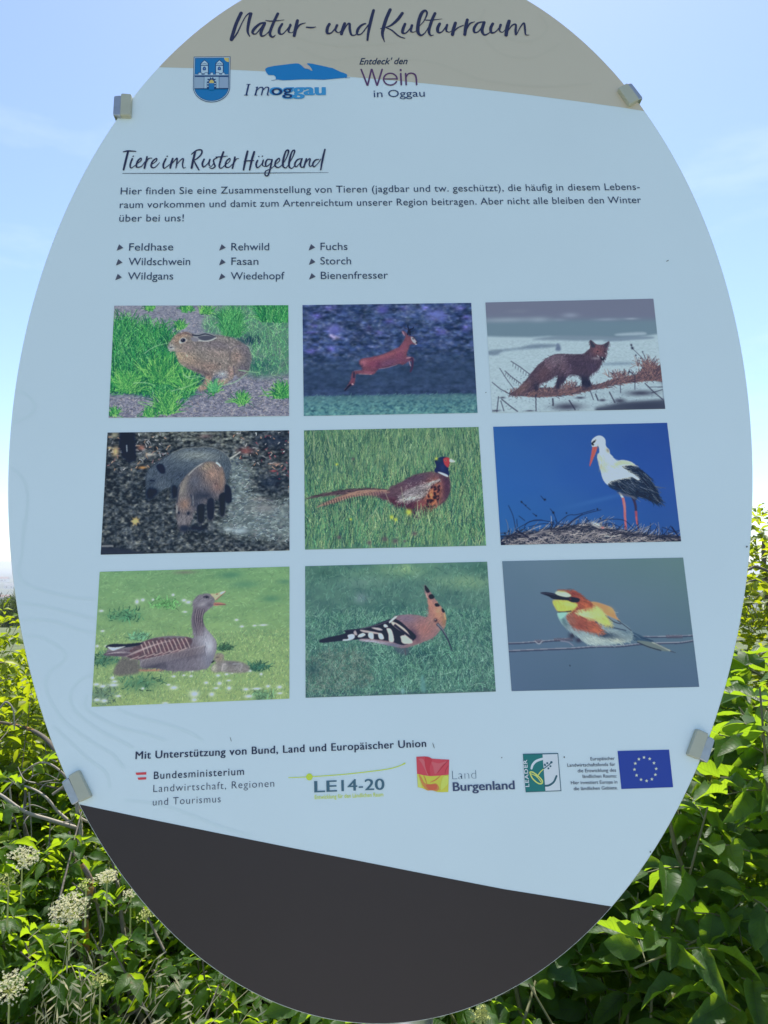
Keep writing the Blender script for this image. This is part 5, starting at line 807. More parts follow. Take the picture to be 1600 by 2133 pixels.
# ---- specks of dirt on the sheet
M_speck = mat('dirt', (.16, .16, .15), .8)
for x, y, a, b in ((1390, 544, 4, .8), (1555, 1139, 2.2, 1.6), (265+1080/5, 1540, .6, 4), (1012, 818, 1.4, .8), (1354, 1774, 1.4, 1.4), (1175, 1577, 1.4, 1.4), (903, 1553, .7, 5), (1045, 1578, 1.2, 1)):
    c = uv(x, y); k = .0006; P = [(c[0]+(a*math.cos(t)*.8+b*math.sin(t)*.3)*k, c[1]+(-a*math.cos(t)*.4+b*math.sin(t))*k) for t in np.linspace(0, 6.283, 8, endpoint=False)]
    poly_obj('dirt_speck', P, .0009, M_speck)

# ---- clamps: steel block gripping the rim with a cream rubber pad on the face
M_steel = vary(mat('galvanised_steel', (.42, .44, .47), .42, .5, .75), 90, .22, 5, .08); M_pad = vary(mat('cream_rubber', (.50, .49, .38), .6, .4), 60, .07, 4, .05)
def block(P, z0, z1, r=.0022):
    """prism over a quad on the board with softened front corners"""
    P = [np.array(p) for p in P]; c = sum(P)/len(P); pts = []
    for i in range(4):          # round each corner
        a, b, d = P[i-1], P[i], P[(i+1) % 4]; ua = (a-b)/np.linalg.norm(a-b); ud = (d-b)/np.linalg.norm(d-b)
        for t in (0, .33, .66, 1): pts.append((b+ua*r)*(1-t)**2+2*b*t*(1-t)+(b+ud*r)*t*t)
    V = []; m = len(pts)
    for z, k in ((z0, 1.), (z1-.0016, 1.), (z1-.0004, .965), (z1, .90)): V += [bw(*(c+(p-c)*k), z) for p in pts]
    F = [tuple(range(m)), tuple(range(3*m, 4*m))[::-1]]
    for l in range(3): F += [(l*m+i, (l+1)*m+i, (l+1)*m+(i+1) % m, l*m+(i+1) % m) for i in range(m)]
    return V, F
for outer, inner, lab in (([(240, 205), (256, 204), (254, 247), (237.5, 246)], [(255, 201), (276.5, 202.5), (274.5, 247.5), (252.5, 247)], 'clamp at the upper left rim'), ([(1302, 180), (1312, 178), (1337.5, 211), (1326, 214.5)], [(1284.5, 190), (1303.5, 179.5), (1329, 213), (1309.5, 225)], 'clamp at the upper right rim'),
    ([(131, 1628), (146, 1618), (170, 1667), (154, 1677.5)], [(145.5, 1615), (167, 1602.5), (194.5, 1658.5), (170, 1670)], 'clamp at the lower left rim'), ([(1470.5, 1532), (1485.5, 1539.5), (1470, 1589.5), (1451, 1580)], [(1448, 1517), (1472, 1527.5), (1452.5, 1582), (1427.5, 1572)], 'clamp at the lower right rim')):
    o = child('clamp', mesh('clamp', *block([uv(*p) for p in outer], -.016, .005)), sign, [M_steel]); o['label'] = lab
    p = child('rubber_pad', mesh('rubber_pad', *block([uv(*p) for p in inner], .0003, .0062)), o, [M_pad])
# ---- tube ring, cross arms and post behind the sheet
M_tube = vary(mat('dark_painted_tube', (.05, .052, .06), .35), 60, .2)
R2 = board_edge(90, 1., -.006); 
ringV, ringF = tube([bw(a, b, -.024) for a, b in list(board_edge(90, 1., -.012))+[board_edge(90, 1., -.012)[0]]], .0085, 8, False)
child('support_ring', mesh('support_ring', ringV, ringF), sign, [M_tube], True)
M_post = vary(mat('brushed_steel_post', (.60, .61, .62), .33, .5, .85), 30, .16, 5, .03, (18, 18, .6))
pt = bw(POST_U[0], CU[1]-.35, -.0605)
prof = [bw(POST_U[0]-.002, v, -.0605) for v in (CU[1]-.38, CU[1], CU[1]+.40, CU[1]+.60)]
low = prof[-1]; prof.append(Vector((low.x, low.y-.004, low.z-.20))); prof.append(Vector((low.x, low.y-.004, 0)))
child('post', mesh('post', *tube(prof, .0275, 24)), sign, [M_post], True)
for v in (CU[1]-.30, CU[1]+.34):
    hw = .30 if v < CU[1] else .335
    child('cross_arm', mesh('cross_arm', *tube([bw(CU[0]-hw, v, -.026), bw(CU[0], v, -.026), bw(CU[0]+hw, v, -.026)], .009, 10)), sign, [M_tube], True)
# ================================================================= land, lake, far houses
rng = np.random.RandomState(4)
def ground_z(x, y):
    x = np.asarray(x, float); y = np.asarray(y, float); d = np.maximum(y-5, 0)
    t = np.clip(d/330., 0, 1); hill = -56*(t*t*(3-2*t))*(1 if True else 0)
    b = np.maximum(-y-5, 0); back = 3*np.clip(b/120, 0, 1)
    return hill+back+.05*np.sin(x*1.3)*np.cos(y*1.1)*np.exp(-np.hypot(x, y)/30)
xs = np.r_[-30000, -12000, -6000, -3000, -1500, -700, -350, -180, -90, -50, -28, -16, np.linspace(-10, 10, 31), 16, 28, 50, 90, 180, 350, 700, 1500, 3000, 6000, 12000, 30000]
ys = np.r_[-3000, -800, -300, -120, -60, -30, -16, np.linspace(-8, 12, 31), 16, 22, 30, 42, 60, 85, 115, 150, 190, 230, 270, 310, 340, 500, 900, 1500, 2500, 4000, 6200, 7200, 7600]
X, Y = np.meshgrid(xs, ys); Z = ground_z(X, Y); nx = len(xs); V = np.c_[X.ravel(), Y.ravel(), Z.ravel()]
F = np.array([(j*nx+i, j*nx+i+1, (j+1)*nx+i+1, (j+1)*nx+i) for j in range(len(ys)-1) for i in range(nx-1)])
M_ground = bpy.data.materials.new('meadow_ground'); M_ground.use_nodes = True; nt = M_ground.node_tree; b = nt.nodes['Principled BSDF']; b.inputs['Roughness'].default_value = .9
g = N(nt, 'ShaderNodeNewGeometry'); n1 = N(nt, 'ShaderNodeTexNoise'); n1.inputs['Scale'].default_value = 3.; n1.inputs['Detail'].default_value = 8
v1 = N(nt, 'ShaderNodeTexVoronoi'); v1.inputs['Scale'].default_value = .006; mp = N(nt, 'ShaderNodeMapping'); mp.inputs['Scale'].default_value = (1, .35, 0)
n2 = N(nt, 'ShaderNodeTexNoise'); n2.inputs['Scale'].default_value = .03; n2.inputs['Detail'].default_value = 6
r1 = N(nt, 'ShaderNodeValToRGB'); e = r1.color_ramp.elements; e[0].position = .3; e[0].color = (.045, .075, .018, 1); e[1].position = .7; e[1].color = (.13, .15, .05, 1)
r2 = N(nt, 'ShaderNodeValToRGB'); e = r2.color_ramp.elements; e[0].position = 0; e[0].color = (.035, .06, .03, 1); e[1].position = 1; e[1].color = (.16, .17, .08, 1); k = e.new(.35); k.color = (.05, .085, .04, 1); k = e.new(.6); k.color = (.11, .14, .06, 1); r2.color_ramp.interpolation = 'CONSTANT'
m2 = N(nt, 'ShaderNodeMix', data_type='RGBA'); sx = N(nt, 'ShaderNodeSeparateXYZ'); mr = N(nt, 'ShaderNodeMapRange'); mr.inputs['From Min'].default_value = 150; mr.inputs['From Max'].default_value = 500
m3 = N(nt, 'ShaderNodeMix', data_type='RGBA', blend_type='MULTIPLY'); m3.inputs['Factor'].default_value = .6
L = nt.links.new; L(g.outputs['Position'], n1.inputs['Vector']); L(g.outputs['Position'], mp.inputs[0]); L(mp.outputs[0], v1.inputs['Vector']); L(mp.outputs[0], n2.inputs['Vector']); L(n1.outputs['Fac'], r1.inputs[0]); L(v1.outputs['Color'], r2.inputs[0]); L(g.outputs['Position'], sx.inputs[0]); L(sx.outputs['Y'], mr.inputs['Value'])
L(r2.outputs[0], m3.inputs['A']); L(n2.outputs['Fac'], m3.inputs['B']); L(mr.outputs[0], m2.inputs['Factor']); L(r1.outputs[0], m2.inputs['A']); L(m3.outputs['Result'], m2.inputs['B']); L(m2.outputs['Result'], b.inputs['Base Color'])
tag(link('ground', fast_mesh('ground', V, F), None, [M_ground], True), kind='structure')
M_water = mat('lake_water', (.05, .09, .11), .12, .5)
lk = tag(link('lake', mesh('lake', [(-30000, 7500, -55.9), (30000, 7500, -55.9), (30000, 16500, -55.9), (-30000, 16500, -55.9)], [(0, 1, 2, 3)]), None, [M_water]), kind='structure')
xx = np.linspace(-30000, 30000, 90); V = []; F = []
for i, x in enumerate(xx): V += [(x, 16400, -58), (x, 17500, -30+28*math.sin(x*.0006)+12*math.sin(x*.0021)), (x, 30000, -60)]
for i in range(89): F += [(3*i, 3*i+3, 3*i+4, 3*i+1), (3*i+1, 3*i+4, 3*i+5, 3*i+2)]
tag(link('far_shore_hills', mesh('far_shore_hills', V, F), None, [mat('far_hill_green', (.06, .09, .06), .9)], True), kind='structure')
# unseen pale gravel strip, added to bounce sunlight up onto the board
path = [(-1.3+.15*math.sin(y*.8), y) for y in np.linspace(-14, .55, 90)]
V = []; F = []
for i, (x, y) in enumerate(path):
    tp = min(1, (.62-y)/.5)
    for t in np.linspace(0, 1, 9):
        xx_ = x+1.45+(t-.5)*2.9*tp**.5+(.07*rng.randn() if t in (0, 1) else 0); V.append((xx_, y, float(ground_z(xx_, y))+.02-.03*(t in (0, 1))))
F = [(9*i+k, 9*i+k+1, 9*i+10+k, 9*i+9+k) for i in range(len(path)-1) for k in range(8)]
tag(link('added_gravel_bounce', mesh('added_gravel_bounce', V, F), None, [vary(mat('bounce_gravel', (.43, .42, .40), .9), 40, .2, 6, .3)]), kind='structure')

def gz(x, y): return float(ground_z(x, y))
# ---- far houses seen past the left rim
M_wall = [mat('white_render', (.72, .71, .68), .8), mat('cream_render', (.60, .55, .45), .8)]; M_roof = [mat('red_tile', (.26, .09, .06), .8), mat('grey_roof', (.22, .22, .23), .7)]; M_win = mat('window_glass', (.04, .05, .06), .2)
def house(px, dist, w_, d_, h_, k, label):
    c = at(px, 1200, dist); x, y = c.x, dist; z = gz(x, y); e = empty('far_house', (x, y, z)); tag(e, label, 'house', 'houses on the plain beyond the hill')
    child('wall', mesh('wall', [(x+a*w_/2, y+b_*d_/2, z+c_*h_) for a, b_, c_ in ((-1,-1,0),(1,-1,0),(1,1,0),(-1,1,0),(-1,-1,1),(1,-1,1),(1,1,1),(-1,1,1))], [(0,1,5,4),(1,2,6,5),(2,3,7,6),(3,0,4,7)]), e, [M_wall[k % 2]])
    o = .5; child('roof', mesh('roof', [(x-w_/2-o, y-d_/2-o, z+h_), (x+w_/2+o, y-d_/2-o, z+h_), (x+w_/2+o, y+d_/2+o, z+h_), (x-w_/2-o, y+d_/2+o, z+h_), (x-w_/2-o, y, z+h_*1.7), (x+w_/2+o, y, z+h_*1.7)], [(0,1,5,4),(2,3,4,5),(1,2,5),(3,0,4),(0,3,2,1)]), e, [M_roof[(k//2) % 2]])
    for a in (-.3, .05, .32):
        child('window', mesh('window', [(x+w_*(a-.05), y-d_/2-.05, z+h_*.35), (x+w_*(a+.05), y-d_/2-.05, z+h_*.35), (x+w_*(a+.05), y-d_/2-.05, z+h_*.75), (x+w_*(a-.05), y-d_/2-.05, z+h_*.75)], [(0, 1, 2, 3)]), e, [M_win])
for args in ((24, 1050, 13, 9, 5, 0, 'white house nearest to the white board rim on the plain, pale walls and red roof'), (9, 1180, 20, 10, 5, 1, 'long cream building at the left edge of the plain beyond the hill'), (17, 900, 10, 8, 4, 2, 'white house with a grey roof lowest on the plain at the left'), (26, 1700, 30, 14, 7, 2, 'long white hall farther out on the plain beyond the hill'), (6, 2300, 34, 16, 9, 0, 'farthest pale building near the lake at the left edge'), (-25, 1000, 12, 9, 5, 0, 'red roofed house just outside the left edge of the view'), (-60, 1300, 16, 9, 5, 3, 'grey roofed house well left of the view')):
    house(*args)

# ================================================================= foliage
def leaf_template(nl, prof, fold=.16, droop=.25, serr=0., ripple=0., curl=0.):
    """unit leaf: length 1 along +x, width 1 (full) along y, normal z; 3 verts across"""
    V = []; UV = []
    for i in range(nl+1):
        t = i/nl; wd = np.interp(t, [0, .12, .3, .5, .7, .88, 1], prof)*.5
        if serr and 0 < i < nl: wd *= 1+serr*(1 if i % 2 else -1)
        z0 = -droop*t*t; fl = fold*wd; rp = ripple*wd*math.sin(i*1.9); V += [(t, -wd, z0+fl+rp), (t, curl*t*t, z0), (t, wd+curl*t*t, z0+fl-rp)]; V[-3] = (t, -wd+curl*t*t, z0+fl+rp); UV += [(0, t), (.5, t), (1, t)]
    F = [(3*i+a, 3*i+3+a, 3*i+4+a, 3*i+1+a) for i in range(nl) for a in (0, 1)]
    return np.array(V), np.array(F), np.array(UV)
OVAL = [.06, .55, .95, 1., .82, .42, .02]; LANCE = [.05, .5, .9, 1., .8, .42, .0]; ROUND = [.1, .7, 1., 1., .85, .5, .05]
def frames(d, nrm):
    d = d/np.linalg.norm(d, axis=1)[:, None]; y = np.cross(nrm, d); y /= np.linalg.norm(y, axis=1)[:, None]+1e-9; z = np.cross(d, y); return np.stack([d, y, z], 2)
def leaves_mesh(name, tmpl, pos, d, nrm, ln, wd, rnd):
    T, F, UV = tmpl; A = frames(d, nrm); n = len(pos); k = len(T)
    S = np.stack([ln, wd, ln], 1)[:, None, :]*T[None]                    # n k 3
    V = np.einsum('nij,nkj->nki', A, S)+pos[:, None, :]
    FF = (F[None]+(np.arange(n)*k)[:, None, None]).reshape(-1, F.shape[1])
    me = fast_mesh(name, V.reshape(-1, 3), FF)
    ul = me.uv_layers.new(name='UVMap'); ul.data.foreach_set('uv', np.tile(UV[F.ravel()], (n, 1)).astype(np.float32).ravel())
    at_ = me.attributes.new('rnd', 'FLOAT', 'POINT'); at_.data.foreach_set('value', np.repeat(rnd, k).astype(np.float32))
    me.polygons.foreach_set('use_smooth', [True]*len(me.polygons)); return me
def leafmat(name, dark, light, trans, young=(.30, .42, .03), veins=True, tw=.5, rough=.42, spec=.35, scale=1.):
    m = bpy.data.materials.new(name); m.use_nodes = True; nt = m.node_tree; b = nt.nodes['Principled BSDF']; out = nt.nodes['Material Output']; L = nt.links.new
    a = N(nt, 'ShaderNodeAttribute', attribute_name='rnd'); r = N(nt, 'ShaderNodeValToRGB'); e = r.color_ramp.elements; e[0].color = (*dark, 1); e[1].color = (*light, 1); e[1].position = .85; k = e.new(.97); k.color = (*young, 1)
    L(a.outputs['Fac'], r.inputs[0]); col = r.outputs[0]
    tr = N(nt, 'ShaderNodeBsdfTranslucent'); rt = N(nt, 'ShaderNodeValToRGB'); e = rt.color_ramp.elements; e[0].color = (trans[0]*.6, trans[1]*.75, trans[2], 1); e[1].color = (*trans, 1); L(a.outputs['Fac'], rt.inputs[0]); tcol = rt.outputs[0]
    if veins:
        tc = N(nt, 'ShaderNodeTexCoord'); s = N(nt, 'ShaderNodeSeparateXYZ'); L(tc.outputs['UV'], s.inputs[0])
        ab = N(nt, 'ShaderNodeMath', operation='ABSOLUTE'); sb = N(nt, 'ShaderNodeMath', operation='SUBTRACT'); sb.inputs[1].default_value = .5; L(s.outputs['X'], sb.inputs[0]); L(sb.outputs[0], ab.inputs[0])
        mu = N(nt, 'ShaderNodeMath', operation='MULTIPLY_ADD'); mu.inputs[1].default_value = -.42; L(ab.outputs[0], mu.inputs[0]); L(s.outputs['Y'], mu.inputs[2])
        sn = N(nt, 'ShaderNodeMath', operation='PINGPONG'); sn.inputs[1].default_value = .045; L(mu.outputs[0], sn.inputs[0])
        m1 = N(nt, 'ShaderNodeMapRange'); m1.inputs['From Max'].default_value = .012; m1.inputs['To Min'].default_value = 1.; m1.inputs['To Max'].default_value = 0; L(sn.outputs[0], m1.inputs['Value'])
        m2 = N(nt, 'ShaderNodeMapRange'); m2.inputs['From Max'].default_value = .035; m2.inputs['To Min'].default_value = 1.6; m2.inputs['To Max'].default_value = 0; L(ab.outputs[0], m2.inputs['Value'])
        mm = N(nt, 'ShaderNodeMath', operation='MAXIMUM', use_clamp=True); L(m1.outputs[0], mm.inputs[0]); L(m2.outputs[0], mm.inputs[1])
        for c, tgt in ((col, 'a'), (tcol, 'b')):
            x = N(nt, 'ShaderNodeMix', data_type='RGBA'); x.inputs['B'].default_value = (.16, .24, .07, 1) if tgt == 'a' else (.10, .16, .01, 1)
            f = N(nt, 'ShaderNodeMath', operation='MULTIPLY'); f.inputs[1].default_value = .45; L(mm.outputs[0], f.inputs[0]); L(f.outputs[0], x.inputs['Factor']); L(c, x.inputs['A'])
            if tgt == 'a': col = x.outputs['Result']
            else: tcol = x.outputs['Result']
        bp = N(nt, 'ShaderNodeBump'); bp.inputs['Strength'].default_value = .35; bp.inputs['Distance'].default_value = .0015; bp.invert = True; L(mm.outputs[0], bp.inputs['Height']); L(bp.outputs[0], b.inputs['Normal'])
    g2 = N(nt, 'ShaderNodeNewGeometry'); n2 = N(nt, 'ShaderNodeTexNoise'); n2.inputs['Scale'].default_value = 45; n2.inputs['Detail'].default_value = 5; m4 = N(nt, 'ShaderNodeMapRange'); m4.inputs['From Min'].default_value = .3; m4.inputs['From Max'].default_value = .7; m4.inputs['To Min'].default_value = .62; m4.inputs['To Max'].default_value = 1.3
    L(g2.outputs['Position'], n2.inputs['Vector']); L(n2.outputs['Fac'], m4.inputs['Value']); v4 = N(nt, 'ShaderNodeVectorMath', operation='SCALE'); L(col, v4.inputs[0]); L(m4.outputs[0], v4.inputs['Scale'])
    n3 = N(nt, 'ShaderNodeTexNoise'); n3.inputs['Scale'].default_value = 24; n3.inputs['Detail'].default_value = 3; r3 = N(nt, 'ShaderNodeValToRGB'); r3.color_ramp.elements[0].position = .66; r3.color_ramp.elements[1].position = .72; x3 = N(nt, 'ShaderNodeMix', data_type='RGBA'); x3.inputs['B'].default_value = (.14, .10, .03, 1)
    L(g2.outputs['Position'], n3.inputs['Vector']); L(n3.outputs['Fac'], r3.inputs[0]); L(r3.outputs[0], x3.inputs['Factor']); L(v4.outputs[0], x3.inputs['A']); col = x3.outputs['Result']
    L(col, b.inputs['Base Color']); L(tcol, tr.inputs[0]); b.inputs['Roughness'].default_value = rough; b.inputs['Specular IOR Level'].default_value = spec
    mx = N(nt, 'ShaderNodeMixShader'); mx.inputs[0].default_value = tw; L(b.outputs[0], mx.inputs[1]); L(tr.outputs[0], mx.inputs[2]); L(mx.outputs[0], out.inputs[0]); return m
M_bark = vary(mat('grey_bark', (.17, .145, .12), .9), 60, .45, 6, .5); M_twig = vary(mat('green_brown_twig', (.13, .13, .06), .7), 80, .3); M_dead = vary(mat('bleached_twig', (.34, .30, .25), .85), 60, .35)
# lichen-covered branch: orange crusts on grey bark
M_lichen = mat('bark_with_orange_lichen', (.17, .15, .13), .9); nt = M_lichen.node_tree; tc = N(nt, 'ShaderNodeTexCoord'); nz = N(nt, 'ShaderNodeTexNoise'); nz.inputs['Scale'].default_value = 22; nz.inputs['Detail'].default_value = 5
cr = N(nt, 'ShaderNodeValToRGB'); e = cr.color_ramp.elements; e[0].position = .52; e[0].color = (.13, .11, .09, 1); e[1].position = .58; e[1].color = (.36, .18, .035, 1); nt.links.new(tc.outputs['Object'], nz.inputs['Vector']); nt.links.new(nz.outputs['Fac'], cr.inputs[0]); nt.links.new(cr.outputs[0], nt.nodes['Principled BSDF'].inputs['Base Color'])

def project(P):
    """world points -> photograph pixels and depth"""
    c, s = math.cos(PITCH), math.sin(PITCH); x = P[:, 0]; y = P[:, 1]; z = P[:, 2]-CAM_Z
    f = y*c+z*s; u = -y*s+z*c; return 800+FPX*x/f, 1066.5-FPX*u/f, f
_eq = board_edge(120); _ep = np.array([project(np.array([bw(a, b_)]))for a, b_ in _eq])[:, :2, 0]
def in_board(px, py):
    r = np.zeros(len(px), bool)
    for (ax, ay), (bx, by) in zip(_ep, np.roll(_ep, -1, 0)):
        r ^= ((ay > py) != (by > py)) & (px < (bx-ax)*(py-ay)/(by-ay+1e-9)+ax)
    return r
def rand_dir(n, up=0., spread=1.):
    v = rng.randn(n, 3)*spread; v[:, 2] += up; return v/np.linalg.norm(v, axis=1)[:, None]
class Leaves:
    def __init__(s): s.P = []; s.D = []; s.N = []; s.L = []; s.W = []; s.R = []
    def add(s, P, D, Nn, L_, W, R):
        for a, b_ in zip((s.P, s.D, s.N, s.L, s.W, s.R), (P, D, Nn, L_, W, R)): a.append(b_)
    def cat(s): return [np.concatenate(a) for a in (s.P, s.D, s.N, s.L, s.W, s.R)]
def split_leaves(root, lv, tmpls, m, name, keep=300, coarse=None):
    """the leaves that show largest become parts of their own, the rest one part"""
    P, D, Nn, L_, W, R = lv.cat(); px, py, f = project(P+D*L_[:, None]*.5)
    vis = (px > -10) & (px < 1610) & (py > -10) & (py < 2140) & ~in_board(px, py) & (f > .3)
    # rough occlusion: nearest leaf per 16 px cell scores best
    cell = (px//22).astype(int)*1000+(py//22).astype(int); order = np.argsort(f); seen = {}; rank = np.zeros(len(f))
    for i in order:
        if vis[i]: rank[i] = seen.get(cell[i], 0); seen[cell[i]] = rank[i]+1
    score = np.where(vis, L_*FPX/f*.5**rank, -1); top = np.argsort(-score)[:keep]; top = top[score[top] > 0]
    rest = np.setdiff1d(np.arange(len(P)), top)
    G = 12; protos = []
    for g_ in range(G):
        t = tmpls[g_ % len(tmpls)]; z = np.zeros((1, 3)); me = leaves_mesh(name, t, z, np.array([[1., 0, 0]]), np.array([[0, 0, 1.]]), np.ones(1), np.ones(1), np.array([(g_+.5)/G])); me.materials.append(m); protos.append(me)
    A = frames(D[top], Nn[top]); rl = root.location
    for j, i in enumerate(top):
        o = bpy.data.objects.new(name, protos[min(G-1, int(R[i]*G))]); COL.objects.link(o); o.parent = root
        M = Matrix([[A[j][r][c] for c in range(3)] for r in range(3)]).to_4x4()@Matrix.Diagonal((L_[i], W[i], L_[i], 1)); M.translation = Vector(P[i])-rl; o.matrix_local = M
    t = coarse or tmpls[0]; o = child('foliage', leaves_mesh('foliage', t, P[rest], D[rest], Nn[rest], L_[rest], W[rest], R[rest]), root, [m]); o['kind'] = 'stuff'
    return o
def twigs_obj(root, name, segs, m, n=5):
    o = child(name, mesh(name, *join([tube(P, r, n, False) for P, r in segs])), root, [m], True)
    if len(segs) > 3: o['kind'] = 'stuff'
    return o
def sway(a, b_, k, amp):
    a = Vector(a); b_ = Vector(b_); out = []
    for i in range(k+1):
        t = i/k; p = a.lerp(b_, t); e = amp*math.sin(math.pi*t); out.append(p+Vector((rng.randn()*e, rng.randn()*e, rng.randn()*e*.5)))
    return out

# ---------- broad-leaved walnut-like bush, right foreground
def compound(lv, tip, d, n_pair, leaf, wid, R, droop=.5, jit=.25):
    """one compound leaf: pairs of leaflets along a rachis and a terminal one"""
    side = np.cross(d, [0, 0, 1.]); side /= np.linalg.norm(side)+1e-9; up = np.cross(side, d)
    ln = leaf*n_pair*.62; pts = []
    for k in range(n_pair+1):
        t = (k+.6)/(n_pair+.6); p = tip+d*ln*t+np.array([0, 0, -1.])*droop*ln*t*t*.5
        for sd in ((-1, 1) if k < n_pair else (0,)):
            q = d*(.55 if sd else 1)+side*sd*.9+up*.05+rng.randn(3)*jit+np.array([0, 0, -droop*.7])
            nn = up*.9+side*sd*-.15+rng.randn(3)*.35
            lv.add(p[None], q[None], nn[None], np.array([leaf*(.8+.4*rng.rand())*(1.15 if sd == 0 else 1)]), np.array([wid*(.85+.35*rng.rand())]), np.array([R]))
        pts.append(p)
    return [tuple(tip)]+[tuple(p) for p in pts]
def bush(root, xr, yr, top, n_shoot, per, leaf, wid, pairs, zlow, seedcol, rachis=True, gaps=None, lv=None, upw=.6, droop=.5):
    lv = lv or Leaves(); ra = []; stems = []
    for i in range(n_shoot):
        x = xr[0]+(xr[1]-xr[0])*rng.rand(); y = yr[0]+(yr[1]-yr[0])*rng.rand(); zt = top(x, y); g0 = gz(x, y)
        z = zt-(zt-zlow)*(rng.rand()**1.25)
        tip = np.array([x, y, z])
        if gaps and gaps(tip): continue
        ax = rand_dir(1, 1.1, .5)[0]; b0 = tip-ax*.22
        if rachis and rng.rand() < .5: stems.append(([Vector(b0-ax*.12), Vector(b0), Vector(tip)], [.004, .0032, .002]))
        R0 = rng.rand(); hi = np.clip((z-(zt-.25))/.25, 0, 1)
        for k in range(per):
            a = k*2.4+rng.rand(); d = np.array([math.cos(a), math.sin(a), upw-.5*k/per])+rng.randn(3)*.15; d /= np.linalg.norm(d)
            R = np.clip(.45*R0+.35*rng.rand()+.2*hi*rng.rand()+(.25 if k == per-1 and rng.rand() < .3 else 0), 0, 1)
            q = compound(lv, b0+(tip-b0)*(k+.5)/per, d, pairs, leaf, wid, R, droop)
            if rachis: ra.append((q, [.0015]*len(q)))
    return lv, ra, stems
M_walnut = leafmat('broad_leaf', (.024, .072, .022), (.062, .140, .032), (.46, .64, .02), tw=.55, rough=.46, spec=.34)
wr = tag(empty('broadleaf_bush', (1.0, 1.95, 0)), 'dark green broad-leaved bush with large oval leaves right behind the lower right of the board', 'bush')
def top_w(x, y): return np.interp(x, [-.2, .15, .5, .8, 1.1, 1.6, 2.2], [.78, .82, .98, 1.34, 1.42, 1.38, 1.2])+.06*math.sin(x*9+y*5)+.04*math.sin(x*23)
lv, ra, st = bush(wr, (-.1, 2.0), (1.55, 2.45), top_w, 360, 4, .086, .043, 2, .12, None)
T_w = [leaf_template(9, OVAL, .22, .22, 0, .08, .1), leaf_template(9, OVAL, .40, .4, 0, .12, -.15), leaf_template(9, ROUND, .15, .05, .03, .1, .05), leaf_template(9, LANCE, .5, .55, 0, .1, .25), leaf_template(9, OVAL, -.15, .35, .03, .14, -.2), leaf_template(9, ROUND, .3, -.1, 0, .12, .12)]
split_leaves(wr, lv, T_w, M_walnut, 'leaf', coarse=leaf_template(5, OVAL, .25, .3))
twigs_obj(wr, 'leaf_stalks', ra, M_twig, 4)
segs = st
for i in range(16):
    x = .15+1.6*rng.rand(); y = 1.7+.6*rng.rand(); P = sway((x*.8+.2, y, gz(x, y)), (x+rng.randn()*.12, y+rng.randn()*.1, top_w(x, y)*.85), 7, .035); segs.append((P, list(np.linspace(.013, .004, len(P)))))
twigs_obj(wr, 'stems', segs, M_twig, 6)

# ---------- elder with cream umbels, left foreground
M_elder = leafmat('elder_leaf', (.020, .068, .014), (.055, .145, .020), (.50, .66, .015), tw=.6, rough=.45, spec=.34)
er = tag(empty('elder_bush', (-.9, 2.35, 0)), 'flowering elder bush with flat cream flower heads left below the board', 'bush')
def top_e(x, y): return np.interp(x, [-2.2, -1.3, -.95, -.6, -.3, .3], [.9, .88, .84, .72, .6, .62])+.05*math.sin(x*11+y*7)+.03*math.sin(x*27)-.10*(2.5-y)
lv, ra, st = bush(er, (-2.1, .25), (1.95, 3.0), top_e, 760, 4, .057, .027, 2, .10, None, droop=.45)
T_e = [leaf_template(9, LANCE, .25, .25, .05, .08, .1), leaf_template(9, LANCE, .45, .45, .05, .1, -.2), leaf_template(9, OVAL, .15, .6, .05, .12, .2), leaf_template(9, LANCE, -.1, .1, .05, .12, 0)]
split_leaves(er, lv, T_e, M_elder, 'leaf', coarse=leaf_template(4, LANCE, .3, .35))
twigs_obj(er, 'leaf_stalks', ra, M_twig, 4)
segs = st
for i in range(18):
    x = -1.9+1.9*rng.rand(); y = 2.1+.7*rng.rand(); P = sway((x*.85, y, gz(x, y)), (x+rng.randn()*.12, y+rng.randn()*.1, top_e(x, y)*.9), 7, .035); segs.append((P, list(np.linspace(.014, .004, len(P)))))
twigs_obj(er, 'stems', segs, M_bark, 6)
